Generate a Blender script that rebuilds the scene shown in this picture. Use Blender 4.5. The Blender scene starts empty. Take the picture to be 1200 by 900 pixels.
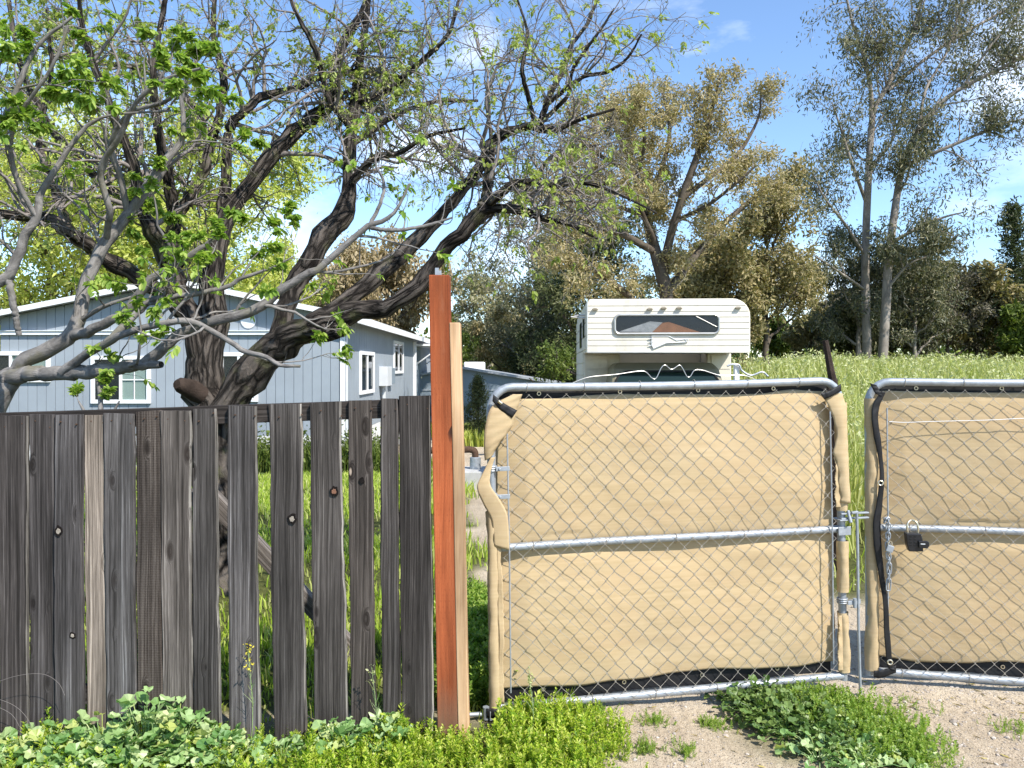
import bpy, math, random
import numpy as np
from mathutils import Matrix, Vector
random.seed(7)
RNG = np.random.default_rng(11)
R = math.radians
SC = bpy.context.scene
COL = SC.collection
H = 1.65                      # eye height
def P(px, py, Y):             # a traced spot of the photo at its own distance
    return np.array([(px-600)/900*Y, Y, H-(py-430)/900*Y])

# ---------------------------------------------------------------- helpers
def tag(o, label=None, cat=None, group=None, kind=None):
    if label: o['label'] = label
    if cat: o['category'] = cat
    if group: o['group'] = group
    if kind: o['kind'] = kind
    return o
def empty(name, loc=(0,0,0), rot=(0,0,0)):
    o = bpy.data.objects.new(name, None); COL.objects.link(o)
    o.empty_display_size = 0.2
    o.location = loc; o.rotation_euler = rot
    return o
def mk(name, V, F, m=None, parent=None, uv=None, smooth=False, attr=None, mats=None, mi=None):
    """one mesh object; F is an (M,k) array or a list of such arrays"""
    V = np.asarray(V, dtype=np.float64).reshape(-1, 3)
    Fs = F if isinstance(F, list) else [F]
    Fs = [np.asarray(f, dtype=np.int64) for f in Fs if len(f)]
    loops = np.concatenate([f.ravel() for f in Fs])
    tot = np.concatenate([np.full(len(f), f.shape[1]) for f in Fs])
    start = np.concatenate([[0], np.cumsum(tot)[:-1]])
    me = bpy.data.meshes.new(name)
    me.vertices.add(len(V)); me.vertices.foreach_set('co', V.ravel())
    me.loops.add(len(loops)); me.loops.foreach_set('vertex_index', loops.astype(np.int32))
    me.polygons.add(len(tot)); me.polygons.foreach_set('loop_start', start.astype(np.int32))
    me.polygons.foreach_set('loop_total', tot.astype(np.int32))
    me.polygons.foreach_set('use_smooth', np.full(len(tot), smooth))
    if uv is not None:
        l = me.uv_layers.new(name='UVMap'); l.data.foreach_set('uv', np.asarray(uv)[loops].ravel())
    if attr is not None:
        a = me.attributes.new('mask', 'FLOAT', 'POINT'); a.data.foreach_set('value', attr)
    if mats:
        for x in mats: me.materials.append(x)
        if mi is not None: me.polygons.foreach_set('material_index', np.asarray(mi, dtype=np.int32))
    elif m: me.materials.append(m)
    me.update(calc_edges=True); me.validate()
    o = bpy.data.objects.new(name, me); COL.objects.link(o)
    if parent is not None: o.parent = parent
    return o
def bevel(o, w=0.004, seg=2):
    b = o.modifiers.new('bevel', 'BEVEL'); b.width = w; b.segments = seg; b.limit_method = 'ANGLE'; b.angle_limit = R(40)
    return o
class MB:
    def __init__(s): s.V = []; s.F = []; s.n = 0
    def add(s, V, F):
        V = np.asarray(V, float)
        for f in F: s.F.append([i+s.n for i in f])
        s.V.append(V); s.n += len(V); return s
    def box(s, lo, hi, M=None):
        x0,y0,z0 = lo; x1,y1,z1 = hi
        V = np.array([[x0,y0,z0],[x1,y0,z0],[x1,y1,z0],[x0,y1,z0],[x0,y0,z1],[x1,y0,z1],[x1,y1,z1],[x0,y1,z1]])
        if M is not None: V = V @ np.array(M.to_3x3()).T + np.array(M.translation)
        return s.add(V, [[0,3,2,1],[4,5,6,7],[0,1,5,4],[1,2,6,5],[2,3,7,6],[3,0,4,7]])
    def prism(s, pts, y0, y1, axis='y'):   # outline in (x,z) extruded along y  (or (y,z) along x / (x,y) along z)
        n = len(pts)
        def put(a, b, c):
            return {'y': (a, c, b), 'x': (c, a, b), 'z': (a, b, c)}[axis]
        V = [put(a, b, y0) for a, b in pts] + [put(a, b, y1) for a, b in pts]
        F = [list(range(n)), list(range(2*n-1, n-1, -1))] + [[i, i+n, (i+1) % n+n, (i+1) % n] for i in range(n)]
        return s.add(V, F)
    def tube(s, pts, r, sides=8, closed=False):
        pts = np.asarray(pts, float); r = np.broadcast_to(np.asarray(r, float), (len(pts),))
        if closed:
            t = np.roll(pts, -1, 0)-np.roll(pts, 1, 0)
        else:
            t = np.gradient(pts, axis=0)
        t /= np.linalg.norm(t, axis=1)[:, None]+1e-12
        nrm = None; rings = []
        for i in range(len(pts)):
            if nrm is None:
                ref = np.array([0, 0, 1.]) if abs(t[i][2]) < .9 else np.array([1., 0, 0])
                nrm = np.cross(t[i], ref)
            nrm = nrm-t[i]*nrm.dot(t[i]); nrm /= np.linalg.norm(nrm)+1e-12
            b = np.cross(t[i], nrm)
            a = np.arange(sides)*2*math.pi/sides
            rings.append(pts[i]+r[i]*(np.cos(a)[:, None]*nrm+np.sin(a)[:, None]*b))
        n = len(pts); V = np.concatenate(rings); F = []
        for i in range(n if closed else n-1):
            j = (i+1) % n
            for k in range(sides):
                F.append([i*sides+k, i*sides+(k+1) % sides, j*sides+(k+1) % sides, j*sides+k])
        if not closed:
            F.append(list(range(sides))[::-1]); F.append([(n-1)*sides+k for k in range(sides)])
        return s.add(V, F)
    def lathe(s, prof, c=(0,0,0), sides=16):
        V = []; F = []; n = len(prof)
        for r, z in prof:
            for k in range(sides):
                a = 2*math.pi*k/sides; V.append((c[0]+r*math.cos(a), c[1]+r*math.sin(a), c[2]+z))
        for i in range(n-1):
            for k in range(sides):
                F.append([i*sides+k, i*sides+(k+1) % sides, (i+1)*sides+(k+1) % sides, (i+1)*sides+k])
        F.append(list(range(sides))[::-1]); F.append([(n-1)*sides+k for k in range(sides)])
        return s.add(V, F)
    def build(s, name, m, parent=None, smooth=False, bev=0):
        V = np.concatenate(s.V); me = bpy.data.meshes.new(name)
        me.from_pydata(V.tolist(), [], s.F); me.update()
        if smooth: me.polygons.foreach_set('use_smooth', np.full(len(me.polygons), True))
        if m: me.materials.append(m)
        o = bpy.data.objects.new(name, me); COL.objects.link(o)
        if parent is not None: o.parent = parent
        if bev: bevel(o, bev)
        if smooth and not bev:
            try: me.set_sharp_from_angle(angle=R(45))
            except Exception: pass
        return o
def spline(pts, n=24):
    """Catmull-Rom through rows of any width"""
    p = np.asarray(pts, float); m = len(p)
    q = np.vstack([2*p[0]-p[1], p, 2*p[-1]-p[-2]])
    out = []
    for t in np.linspace(0, m-1-1e-9, n):
        i = int(t); f = t-i; a, b, c, d = q[i], q[i+1], q[i+2], q[i+3]
        out.append(.5*((2*b)+(-a+c)*f+(2*a-5*b+4*c-d)*f*f+(-a+3*b-3*c+d)*f**3))
    return np.array(out)
def unit(v): return v/(np.linalg.norm(v, axis=-1, keepdims=True)+1e-12)
def tubes(PP, RR, sides):
    """a batch of tubes: PP (B,n,3), RR (B,n) -> V, F, uv (metres)"""
    B, n, _ = PP.shape
    t = unit(np.gradient(PP, axis=1))
    av = unit(PP[:, -1]-PP[:, 0])
    ref = np.where((np.abs(av[:, 2:3]) < .75), np.array([[0, 0, 1.]]), np.array([[1., 0, 0]]))
    n1 = unit(np.cross(t, ref[:, None, :])); n2 = np.cross(t, n1)
    a = np.arange(sides)*2*math.pi/sides
    V = PP[:, :, None, :]+RR[:, :, None, None]*(np.cos(a)[None, None, :, None]*n1[:, :, None, :]+np.sin(a)[None, None, :, None]*n2[:, :, None, :])
    L = np.concatenate([np.zeros((B, 1)), np.cumsum(np.linalg.norm(np.diff(PP, axis=1), axis=2), 1)], 1)
    U = np.empty((B, n, sides, 2)); U[..., 0] = np.abs(a/math.pi-1)[None, None, :]*RR.mean(1)[:, None, None]*3.1; U[..., 1] = L[:, :, None]+(np.arange(B)*1.37 % 50)[:, None, None]
    base = (np.arange(B)*n*sides)[:, None, None]
    i = np.arange(n-1)[None, :, None]*sides; k = np.arange(sides)[None, None, :]; k2 = (k+1) % sides
    F = np.stack([base+i+k, base+i+k2, base+i+sides+k2, base+i+sides+k], -1).reshape(-1, 4)
    return V.reshape(-1, 3), F, U.reshape(-1, 2)
def join(parts):
    Vs, Fs, Us, o = [], [], [], 0
    for V, F, U in parts:
        Vs.append(V); Fs.append(F+o); Us.append(U); o += len(V)
    return np.concatenate(Vs), np.concatenate(Fs), np.concatenate(Us)
def sprout(PP, RR, per_m, lmin, lmax, ang=(35, 75), up=.15, wig=.35, n=7, rk=.55, rmin=.002, t0=.15, taper=.25, droop=0., fwd=0.):
    """children along each parent: random walks with curl"""
    seg = np.linalg.norm(np.diff(PP, axis=1), axis=2).sum(1)
    cnt = RNG.poisson(np.maximum(seg*per_m, .01))
    idx = np.repeat(np.arange(len(PP)), cnt); B = len(idx)
    if B == 0: return np.zeros((0, n, 3)), np.zeros((0, n)), idx
    m = PP.shape[1]
    t = (t0+(1-t0)*RNG.random(B))*(m-1)*.999; i = t.astype(int); f = (t-i)[:, None]
    s = PP[idx, i]*(1-f)+PP[idx, i+1]*f
    r = RR[idx, i]
    d0 = unit(PP[idx, i+1]-PP[idx, i])
    rnd = unit(RNG.normal(size=(B, 3))); perp = unit(rnd-d0*(rnd*d0).sum(1, keepdims=True))
    a = np.radians(RNG.uniform(ang[0], ang[1], B))[:, None]
    d = unit(d0*np.cos(a)+perp*np.sin(a)+np.array([0, 0, up]))
    ln = RNG.uniform(lmin, lmax, B)*(1-.45*(t/(m-1)))
    curl = RNG.normal(size=(B, 3))*wig
    out = np.empty((B, n, 3)); out[:, 0] = s
    st = (ln/(n-1))[:, None]
    for k in range(1, n):
        d = unit(d+curl*.35+RNG.normal(size=(B, 3))*wig*.55+np.array([0, 0, up*.25-droop*k/n]))
        if k % 3 == 2: curl = curl*.3+RNG.normal(size=(B, 3))*wig*.7
        out[:, k] = out[:, k-1]+d*st
    r0 = np.maximum(np.minimum(r*rk, ln*.02+.001), rmin)[:, None]
    rad = r0*np.linspace(1, taper, n)[None, :]
    return out, np.maximum(rad, rmin*.6), idx
def resample(paths, n, px=True):
    """traced limbs: rows (px,py,Y,radius_px) -> batch"""
    PP = np.empty((len(paths), n, 3)); RR = np.empty((len(paths), n))
    for b, p in enumerate(paths):
        q = np.array([np.append(P(a[0], a[1], a[2]), a[3]/900*a[2]) for a in p])
        s = spline(q, n); PP[b] = s[:, :3]; RR[b] = np.maximum(s[:, 3], .003)
    return PP, RR
def rotmats(fwd, roll):
    """frames whose y axis runs along fwd"""
    f = unit(fwd); ref = np.where(np.abs(f[:, 2:3]) < .95, np.array([[0, 0, 1.]]), np.array([[1., 0, 0]]))
    x = unit(np.cross(f, ref)); z = np.cross(x, f)
    c, s = np.cos(roll)[:, None], np.sin(roll)[:, None]
    x2 = x*c+z*s; z2 = -x*s+z*c
    return np.stack([x2, f, z2], -1)
def scatter(tv, tf, pos, mats, scl):
    tv = np.asarray(tv, float); tf = np.asarray(tf)
    scl = np.asarray(scl, float)
    sv = tv[None]*(scl[:, None, :] if scl.ndim == 2 else scl[:, None, None])
    V = np.einsum('bij,bkj->bki', mats, sv)+pos[:, None, :]
    F = tf[None]+(np.arange(len(pos))*len(tv))[:, None, None]
    return V.reshape(-1, 3), F.reshape(-1, tf.shape[1])
LEAF_V = [(0,0,0), (.26,.35,.05), (.2,.75,.0), (0,1,-.1), (-.2,.75,.0), (-.26,.35,.05), (0,.5,-.06)]
LEAF_F = [(0,1,6,5), (1,2,3,6), (6,3,4,5)]
QUAD_V = [(0,0,0), (.3,.5,.06), (0,1,0), (-.3,.5,.06)]
QUAD_F = [(0,1,2,3)]
def leaves_at(pos, size, droop=.5, spread=1., aspect=1., tmpl='leaf', jitter=.5):
    B = len(pos)
    d = RNG.normal(size=(B, 3))*spread; d[:, 2] -= droop
    M = rotmats(d, RNG.uniform(-3.14, 3.14, B))
    s = size*RNG.uniform(1-jitter, 1+jitter, B)
    sc = np.stack([s*aspect, s, s], 1)
    return scatter(LEAF_V if tmpl == 'leaf' else QUAD_V, LEAF_F if tmpl == 'leaf' else QUAD_F, pos, M, sc)
def compound(pos, dirs, size, nl=7, droop=.6):
    """pinnate young leaves: leaflets along a drooping stalk"""
    B = len(pos); d = unit(dirs); side = unit(np.cross(d, RNG.normal(size=(B, 3))))
    ps, fs = [], []
    for k in range(nl):
        t = (k//2+1)/(nl//2+1) if k < nl-1 else 1.
        c = pos+d*(size*1.5*t)[:, None]+np.array([0, 0, -1])*(size*.7*t*t)[:, None]*droop
        sg = (1 if k % 2 else -1) if k < nl-1 else 0
        f = d*.55+side*sg*.8+np.array([0, 0, -droop])*(.5+t*.5)+RNG.normal(size=(B, 3))*.22
        ps.append(c); fs.append(f)
    ps = np.concatenate(ps); fs = np.concatenate(fs); s = np.tile(size, nl)*RNG.uniform(.7, 1.2, B*nl)
    return scatter(LEAF_V, LEAF_F, ps, rotmats(fs, RNG.uniform(-.8, .8, B*nl)), np.stack([s*.95, s, s], 1))
def cat(*vf):
    Vs, Fs, o = [], [], 0
    if len({v[1].shape[1] for v in vf}) > 1:      # mixed: cut quads into triangles
        vf = [(v[0], v[1] if v[1].shape[1] == 3 else np.concatenate([v[1][:, [0, 1, 2]], v[1][:, [0, 2, 3]]])) for v in vf]
    for V, F in vf:
        Vs.append(V); Fs.append(F+o); o += len(V)
    return np.concatenate(Vs), np.concatenate(Fs)
def sstep(a, b, x):
    t = np.clip((x-a)/(b-a), 0, 1); return t*t*(3-2*t)
def vnoise(x, y, s=1., seed=0):
    """smooth value noise in -1..1"""
    x = np.asarray(x, float)*s+seed*17.3; y = np.asarray(y, float)*s+seed*7.9
    i, j = np.floor(x), np.floor(y); f, g = x-i, y-j
    f = f*f*(3-2*f); g = g*g*(3-2*g)
    h = lambda a, b: (np.sin(a*127.1+b*311.7)*43758.5453) % 1
    return 2*((h(i, j)*(1-f)+h(i+1, j)*f)*(1-g)+(h(i, j+1)*(1-f)+h(i+1, j+1)*f)*g)-1
def ground_h(x, y):
    x = np.asarray(x, float); y = np.asarray(y, float)
    right = sstep(1.6, 5.5, x-.10*y)
    h = -.075-.82*sstep(5, 26, y)*(1-right)+1.45*sstep(6.5, 36, y)*right
    near = 1-sstep(6, 14, np.hypot(x, y))
    h = h+near*(.018*vnoise(x, y, 1.7)+.008*vnoise(x, y, 6, 2))+(1-near)*.06*vnoise(x, y, .35, 3)
    h = h+.035*np.exp(-(((x-.75)/.35)**2+((y-3.45)/.25)**2))      # a little sand heap by the gate
    return h

# ---------------------------------------------------------------- materials
class NT:
    def __init__(s, name):
        s.m = bpy.data.materials.new(name); s.m.use_nodes = True; s.t = s.m.node_tree
        s.b = s.t.nodes['Principled BSDF']; s.out = s.t.nodes['Material Output']
    def n(s, typ, **kw):
        x = s.t.nodes.new('ShaderNode'+typ)
        for k, v in kw.items():
            if k.startswith('i_'):
                key = k[2:]; key = int(key) if key.isdigit() else key.replace('_', ' ')
                x.inputs[key].default_value = v
            else: setattr(x, k, v)
        return x
    def l(s, a, b): s.t.links.new(a, b)
    def ramp(s, fac, stops, interp='LINEAR'):
        r = s.n('ValToRGB'); r.color_ramp.interpolation = interp
        e = r.color_ramp.elements
        while len(e) < len(stops): e.new(.5)
        for k, (p, c) in enumerate(stops):
            e[k].position = p; e[k].color = (*c, 1) if not isinstance(c, (int, float)) else (c, c, c, 1)
        if fac is not None: s.l(fac, r.inputs[0])
        return r.outputs[0]
    def mix(s, fac, a, b, mode='MIX'):
        x = s.n('Mix', data_type='RGBA', blend_type=mode)
        for sock, v in ((x.inputs[0], fac), (x.inputs[6], a), (x.inputs[7], b)):
            if hasattr(v, 'is_output'): s.l(v, sock)
            else: sock.default_value = v if not isinstance(v, tuple) else (*v, 1)[:4]
        return x.outputs[2]
    def math(s, op, a, b=0., c=0.):
        x = s.n('Math', operation=op)
        for k, v in enumerate((a, b, c)):
            if hasattr(v, 'is_output'): s.l(v, x.inputs[k])
            else: x.inputs[k].default_value = v
        return x.outputs[0]
    def coords(s, kind='Object', scale=(1, 1, 1), loc=None):
        t = s.n('TexCoord'); mp = s.n('Mapping'); mp.inputs['Scale'].default_value = scale
        s.l(t.outputs[kind], mp.inputs[0])
        if loc is not None: s.l(loc, mp.inputs['Location'])
        return mp.outputs[0]
    def noise(s, vec, scale=5, detail=4, rough=.55, dist=0.):
        x = s.n('TexNoise'); x.inputs['Scale'].default_value = scale; x.inputs['Detail'].default_value = detail
        x.inputs['Roughness'].default_value = rough; x.inputs['Distortion'].default_value = dist
        if vec is not None: s.l(vec, x.inputs['Vector'])
        return x.outputs[0]
    def bump(s, h, strength=.5, dist=.01):
        x = s.n('Bump'); x.inputs['Strength'].default_value = strength; x.inputs['Distance'].default_value = dist
        s.l(h, x.inputs['Height']); s.l(x.outputs[0], s.b.inputs['Normal']); return x.outputs[0]
    def base(s, c):
        if hasattr(c, 'is_output'): s.l(c, s.b.inputs['Base Color'])
        else: s.b.inputs['Base Color'].default_value = (*c, 1)
    def set(s, rough=None, spec=None, metal=None):
        if rough is not None: s.b.inputs['Roughness'].default_value = rough
        if spec is not None: s.b.inputs['Specular IOR Level'].default_value = spec
        if metal is not None: s.b.inputs['Metallic'].default_value = metal
        return s
def plain(name, col, rough=.6, spec=.4, metal=0, var=.25, scale=6, bump=.15, bdist=.004, dirt=None):
    k = NT(name); k.set(rough, spec, metal); v = k.coords()
    f = k.noise(v, scale, 5, .6)
    c = k.ramp(f, [(.3, tuple(x*(1-var) for x in col)), (.7, tuple(min(1, x*(1+var)) for x in col))])
    if dirt:
        g = k.ramp(k.noise(k.coords(scale=(1, 1, .4)), scale*.6, 6, .7), [(.5, 0.), (.72, 1.)])
        c = k.mix(k.math('MULTIPLY', g, dirt[1]), c, dirt[0])
    k.base(c)
    if bump: k.bump(k.noise(v, scale*8, 4), bump, bdist)
    return k.m
def leafmat(name, cols, trans=.35, rough=.5, spec=.25, tcol=None):
    k = NT(name); k.set(rough, spec)
    g = k.n('NewGeometry')
    n = len(cols); c = k.ramp(g.outputs['Random Per Island'], [(i/(n-1), x) for i, x in enumerate(cols)])
    k.base(c)
    tr = k.n('BsdfTranslucent')
    k.l(k.mix(1., c, tcol or (1.25, 1.35, .7), 'MULTIPLY'), tr.inputs[0])
    mx = k.n('MixShader'); mx.inputs[0].default_value = trans
    k.l(k.b.outputs[0], mx.inputs[1]); k.l(tr.outputs[0], mx.inputs[2]); k.l(mx.outputs[0], k.out.inputs[0])
    return k.m
def barkmat(name, dark, light, su=30, sv=7, bump=.9, dist=.02, moss=None, plates=0.):
    k = NT(name); k.set(.9, .15)
    v = k.coords('UV', (su, sv, 1))
    f = k.noise(v, 1., 7, .68, .6)
    if plates:
        wv = k.n('VectorMath', operation='MULTIPLY_ADD'); nz = k.n('TexNoise'); nz.inputs['Scale'].default_value = .8; nz.inputs['Detail'].default_value = 4; k.l(v, nz.inputs['Vector'])
        k.l(nz.outputs['Color'], wv.inputs[0]); wv.inputs[1].default_value = (1.6, 1.6, 0); k.l(v, wv.inputs[2])
        vo = k.n('TexVoronoi', feature='DISTANCE_TO_EDGE'); vo.inputs['Scale'].default_value = .55; k.l(wv.outputs[0], vo.inputs['Vector'])
        f = k.math('ADD', k.math('MULTIPLY', k.ramp(vo.outputs['Distance'], [(.0, 0.), (.28, 1.)]), plates), k.math('MULTIPLY', f, 1-plates))
    big = k.noise(k.coords(), 3, 3)
    c = k.ramp(f, [(.32, dark), (.5, tuple(a*.55+b*.45 for a, b in zip(dark, light))), (.70, light)])
    c = k.mix(k.ramp(big, [(.40, 0.), (.75, .35)]), c, tuple(x*.6 for x in light))
    if moss: c = k.mix(k.ramp(k.noise(k.coords(), 5, 4), [(.56, 0.), (.68, .6)]), c, moss)
    k.base(c); k.bump(f, bump, dist)
    return k.m
def woodmat(name, stops, su=105, sv=.8, knots=True, bump=.6, rough=.85, tint=True, incised=False, saw=0.):
    """grain that runs along the board's own z, knots with rings, shifted for every board"""
    k = NT(name); k.set(rough, .2)
    oi = k.n('ObjectInfo')
    cmb = k.n('CombineXYZ'); k.l(k.math('MULTIPLY', oi.outputs['Random'], 37.), cmb.inputs[0]); k.l(k.math('MULTIPLY', oi.outputs['Random'], 91.), cmb.inputs[2])
    add = k.n('VectorMath', operation='ADD'); tc = k.n('TexCoord'); k.l(tc.outputs['Object'], add.inputs[0]); k.l(cmb.outputs[0], add.inputs[1])
    pos = add.outputs[0]
    def mp(sc):
        m = k.n('Mapping'); m.inputs['Scale'].default_value = sc; k.l(pos, m.inputs[0]); return m.outputs[0]
    vor = k.n('TexVoronoi', feature='F1'); vor.inputs['Scale'].default_value = 1.; k.l(mp((13, 0.01, 4.6)), vor.inputs['Vector'])
    d = vor.outputs['Distance']; sepc = k.n('SeparateColor'); k.l(vor.outputs['Color'], sepc.inputs[0])
    has = k.math('GREATER_THAN', sepc.outputs[0], .66)
    kn = k.math('MULTIPLY', k.ramp(d, [(.0, 1.), (.30, 0.)]), has)
    warp = k.noise(mp((5, 5, .8)), 1., 2)
    sx = k.n('SeparateXYZ'); k.l(pos, sx.inputs[0])
    gx = k.math('ADD', sx.outputs[0], k.math('ADD', k.math('MULTIPLY', warp, .05), k.math('MULTIPLY', kn, .05)))
    cv = k.n('CombineXYZ'); k.l(k.math('MULTIPLY', gx, su), cv.inputs[0]); k.l(k.math('MULTIPLY', sx.outputs[1], su*.6), cv.inputs[1]); k.l(k.math('MULTIPLY', sx.outputs[2], sv), cv.inputs[2])
    g = k.noise(cv.outputs[0], 1., 6, .62)
    fine = k.noise(mp((460, 260, 7)), 1., 3, .7)
    f = k.math('ADD', k.math('MULTIPLY', g, .68), k.math('MULTIPLY', fine, .32))
    crack = k.ramp(k.noise(mp((190, 90, 1.3)), 1., 2), [(.27, 1.), (.33, 0.)])
    f = k.math('SUBTRACT', f, k.math('MULTIPLY', crack, .3))
    if saw:
        w = k.n('TexWave', wave_type='BANDS', bands_direction='Z'); w.inputs['Scale'].default_value = 28; w.inputs['Distortion'].default_value = 5.; w.inputs['Detail'].default_value = 3; w.inputs['Detail Scale'].default_value = 6
        k.l(pos, w.inputs[0]); f = k.math('ADD', f, k.math('MULTIPLY', k.math('SUBTRACT', w.outputs['Fac'], .5), saw))
    c = k.ramp(f, stops)
    blot = k.noise(mp((6, 6, 1.1)), 1., 4)
    c = k.mix(1., c, k.ramp(blot, [(.28, .42), (.50, .95), (.72, 1.6)]), 'MULTIPLY')
    if knots:
        c = k.mix(k.math('MULTIPLY', k.ramp(d, [(.02, .3), (.10, .9), (.15, .75), (.27, 0.)]), has), c, (.018, .014, .012))
        c = k.mix(k.math('MULTIPLY', k.ramp(d, [(.05, .9), (.10, 0.)]), k.math('GREATER_THAN', sepc.outputs[0], .90)), c, (.50, .43, .36))
    if tint: c = k.mix(1., c, oi.outputs['Color'], 'MULTIPLY')
    if incised:                                         # rows of short treatment cuts, a dirty foot
        px_ = k.math('MULTIPLY', k.math('SINE', k.math('MULTIPLY', sx.outputs[0], 330.)), k.math('SINE', k.math('MULTIPLY', sx.outputs[2], 120.)))
        cut_ = k.ramp(px_, [(.72, 0.), (.92, 1.)])
        c = k.mix(k.math('MULTIPLY', cut_, k.ramp(k.noise(mp((30, 30, 12)), 1., 3), [(.4, 0.), (.65, .30)])), c, (.10, .02, .01)); f = k.math('SUBTRACT', f, k.math('MULTIPLY', cut_, .12))
        so = k.n('SeparateXYZ'); k.l(tc.outputs['Object'], so.inputs[0])
        foot = k.ramp(k.math('ADD', so.outputs[2], k.math('MULTIPLY', k.noise(mp((14, 14, 5)), 1., 4), .3)), [(.25, .8), (.55, 0.)])
        c = k.mix(foot, c, (.17, .12, .08))
        c = k.mix(k.ramp(k.noise(mp((9, 9, 2.)), 1., 5, .7), [(.58, 0.), (.8, .35)]), c, (.42, .22, .14))
    k.base(c); k.bump(k.math('SUBTRACT', f, k.math('MULTIPLY', kn, .3)), bump, .006)
    return k.m

M = {}
M['old_wood'] = woodmat('weathered_wood', [(.28, (.007, .006, .0055)), (.42, (.034, .030, .027)), (.55, (.092, .083, .077)), (.69, (.25, .235, .22))])
M['saw_wood'] = woodmat('rough_sawn_wood', [(.34, (.014, .011, .01)), (.46, (.05, .042, .037)), (.58, (.11, .098, .09)), (.74, (.22, .2, .18))], saw=.05)
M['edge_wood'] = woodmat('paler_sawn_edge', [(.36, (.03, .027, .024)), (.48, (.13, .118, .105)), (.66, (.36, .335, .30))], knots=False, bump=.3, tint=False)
M['knot_pale'] = plain('pale_knot', (.30, .26, .215), .8, .2, 0, .3, 60, .4)
M['knot_red'] = plain('reddish_knot', (.22, .11, .07), .8, .2, 0, .3, 60, .4)
M['knot_dark'] = plain('dark_knot_ring', (.012, .010, .009), .9, .1, 0, .3, 60, .4)
M['red_wood'] = woodmat('red_stained_wood', [(.3, (.15, .036, .013)), (.5, (.29, .074, .026)), (.72, (.40, .125, .05))], su=55, sv=1.2, bump=.4, rough=.8, tint=False, incised=True)
M['new_wood'] = woodmat('new_pine', [(.3, (.36, .20, .10)), (.5, (.50, .32, .18)), (.7, (.60, .42, .26))], su=55, sv=1.2, knots=False, bump=.2, rough=.7, tint=False)
M['bark'] = barkmat('fissured_bark', (.008, .0065, .0055), (.135, .115, .10), 44, 7, 1., .05, (.10, .105, .05), .42)
M['twig'] = barkmat('grey_twig_bark', (.10, .088, .082), (.32, .285, .265), 60, 12, .4, .004)
M['smooth_bark'] = barkmat('smooth_grey_bark', (.072, .066, .062), (.32, .30, .28), 22, 9, .9, .012, (.14, .13, .08))
M['pale_bark'] = barkmat('pale_eucalyptus_bark', (.10, .085, .07), (.42, .37, .32), 4, 1., .5, .03)
M['pale_twig'] = barkmat('pale_bare_twigs', (.20, .175, .15), (.44, .40, .35), 10, 3, .3, .01)
M['brown_bark'] = barkmat('brown_bark', (.04, .03, .022), (.17, .14, .11), 8, 2, .6, .03)
M['young_leaf'] = leafmat('young_leaf', [(.22, .29, .06), (.34, .41, .10), (.46, .51, .18), (.27, .34, .08)], .45)
M['bright_leaf'] = leafmat('bright_leaf', [(.13, .24, .03), (.25, .37, .06), (.42, .50, .13)], .45)
M['seed_pods'] = leafmat('dry_seed', [(.22, .17, .09), (.33, .28, .14), (.40, .38, .20), (.30, .33, .12)], .2)
M['yellow_leaf'] = leafmat('yellow_green_leaf', [(.36, .42, .07), (.52, .55, .12), (.62, .62, .2), (.28, .36, .07)], .4)
M['olive_leaf'] = leafmat('olive_tan_leaf', [(.26, .21, .10), (.40, .325, .165), (.51, .42, .245), (.21, .21, .09)], .3)
M['tan_leaf'] = leafmat('tan_leaf', [(.24, .185, .10), (.36, .28, .16), (.46, .38, .24)], .25)
M['dark_leaf'] = leafmat('dark_evergreen_leaf', [(.04, .055, .022), (.09, .11, .042), (.18, .185, .08)], .2)
M['green_leaf'] = leafmat('mid_green_leaf', [(.05, .08, .015), (.10, .14, .025), (.17, .21, .045)], .3)
M['gum_leaf'] = leafmat('eucalyptus_leaf', [(.05, .065, .036), (.11, .12, .065), (.20, .195, .115), (.29, .265, .15), (.07, .085, .045)], .22, .45, .4)
M['rust_leaf'] = leafmat('rusty_bush_leaf', [(.18, .17, .07), (.32, .27, .13), (.42, .34, .18), (.12, .13, .05)], .25)
M['grey_leaf'] = leafmat('grey_brush_leaf', [(.07, .07, .045), (.14, .125, .085), (.21, .185, .13)], .2)
M['pale_leaf'] = leafmat('pale_willow_leaf', [(.24, .24, .12), (.34, .32, .18), (.42, .38, .26)], .3)
M['pine_leaf'] = leafmat('pine_needles', [(.03, .045, .016), (.06, .08, .03), (.10, .115, .045)], .15)
M['grass'] = leafmat('green_grass', [(.22, .34, .03), (.34, .46, .05), (.48, .55, .12), (.56, .55, .27)], .4)
M['field_grass'] = leafmat('tall_field_grass', [(.26, .32, .07), (.38, .41, .12), (.48, .49, .19), (.57, .55, .28)], .35)
M['seed_head'] = leafmat('pale_seed_heads', [(.42, .46, .18), (.52, .54, .26), (.56, .56, .34)], .35)
M['mallow'] = leafmat('broad_weed_leaf', [(.11, .23, .06), (.21, .35, .11), (.34, .47, .20), (.45, .53, .27), (.42, .47, .12)], .3, .42, .45)
M['dark_mallow'] = leafmat('dark_weed_leaf', [(.06, .12, .025), (.12, .20, .045), (.20, .27, .08)], .25, .45, .4)
M['fine_weed'] = leafmat('feathery_weed_leaf', [(.10, .20, .015), (.22, .35, .025), (.36, .47, .035), (.48, .55, .08), (.55, .57, .17)], .4)
M['dry_leaf'] = leafmat('dry_leaf', [(.20, .15, .07), (.33, .26, .12), (.45, .36, .10)], .2)
M['petal'] = leafmat('yellow_petal', [(.75, .60, .05), (.8, .7, .12)], .3)
M['galv'] = plain('galvanised_steel', (.33, .36, .39), .48, .5, .40, .18, 30, .1, .001, ((.20, .19, .18), .35))
M['wire'] = plain('galvanised_wire', (.36, .33, .28), .5, .5, .4, .35, 40, 0)
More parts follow.
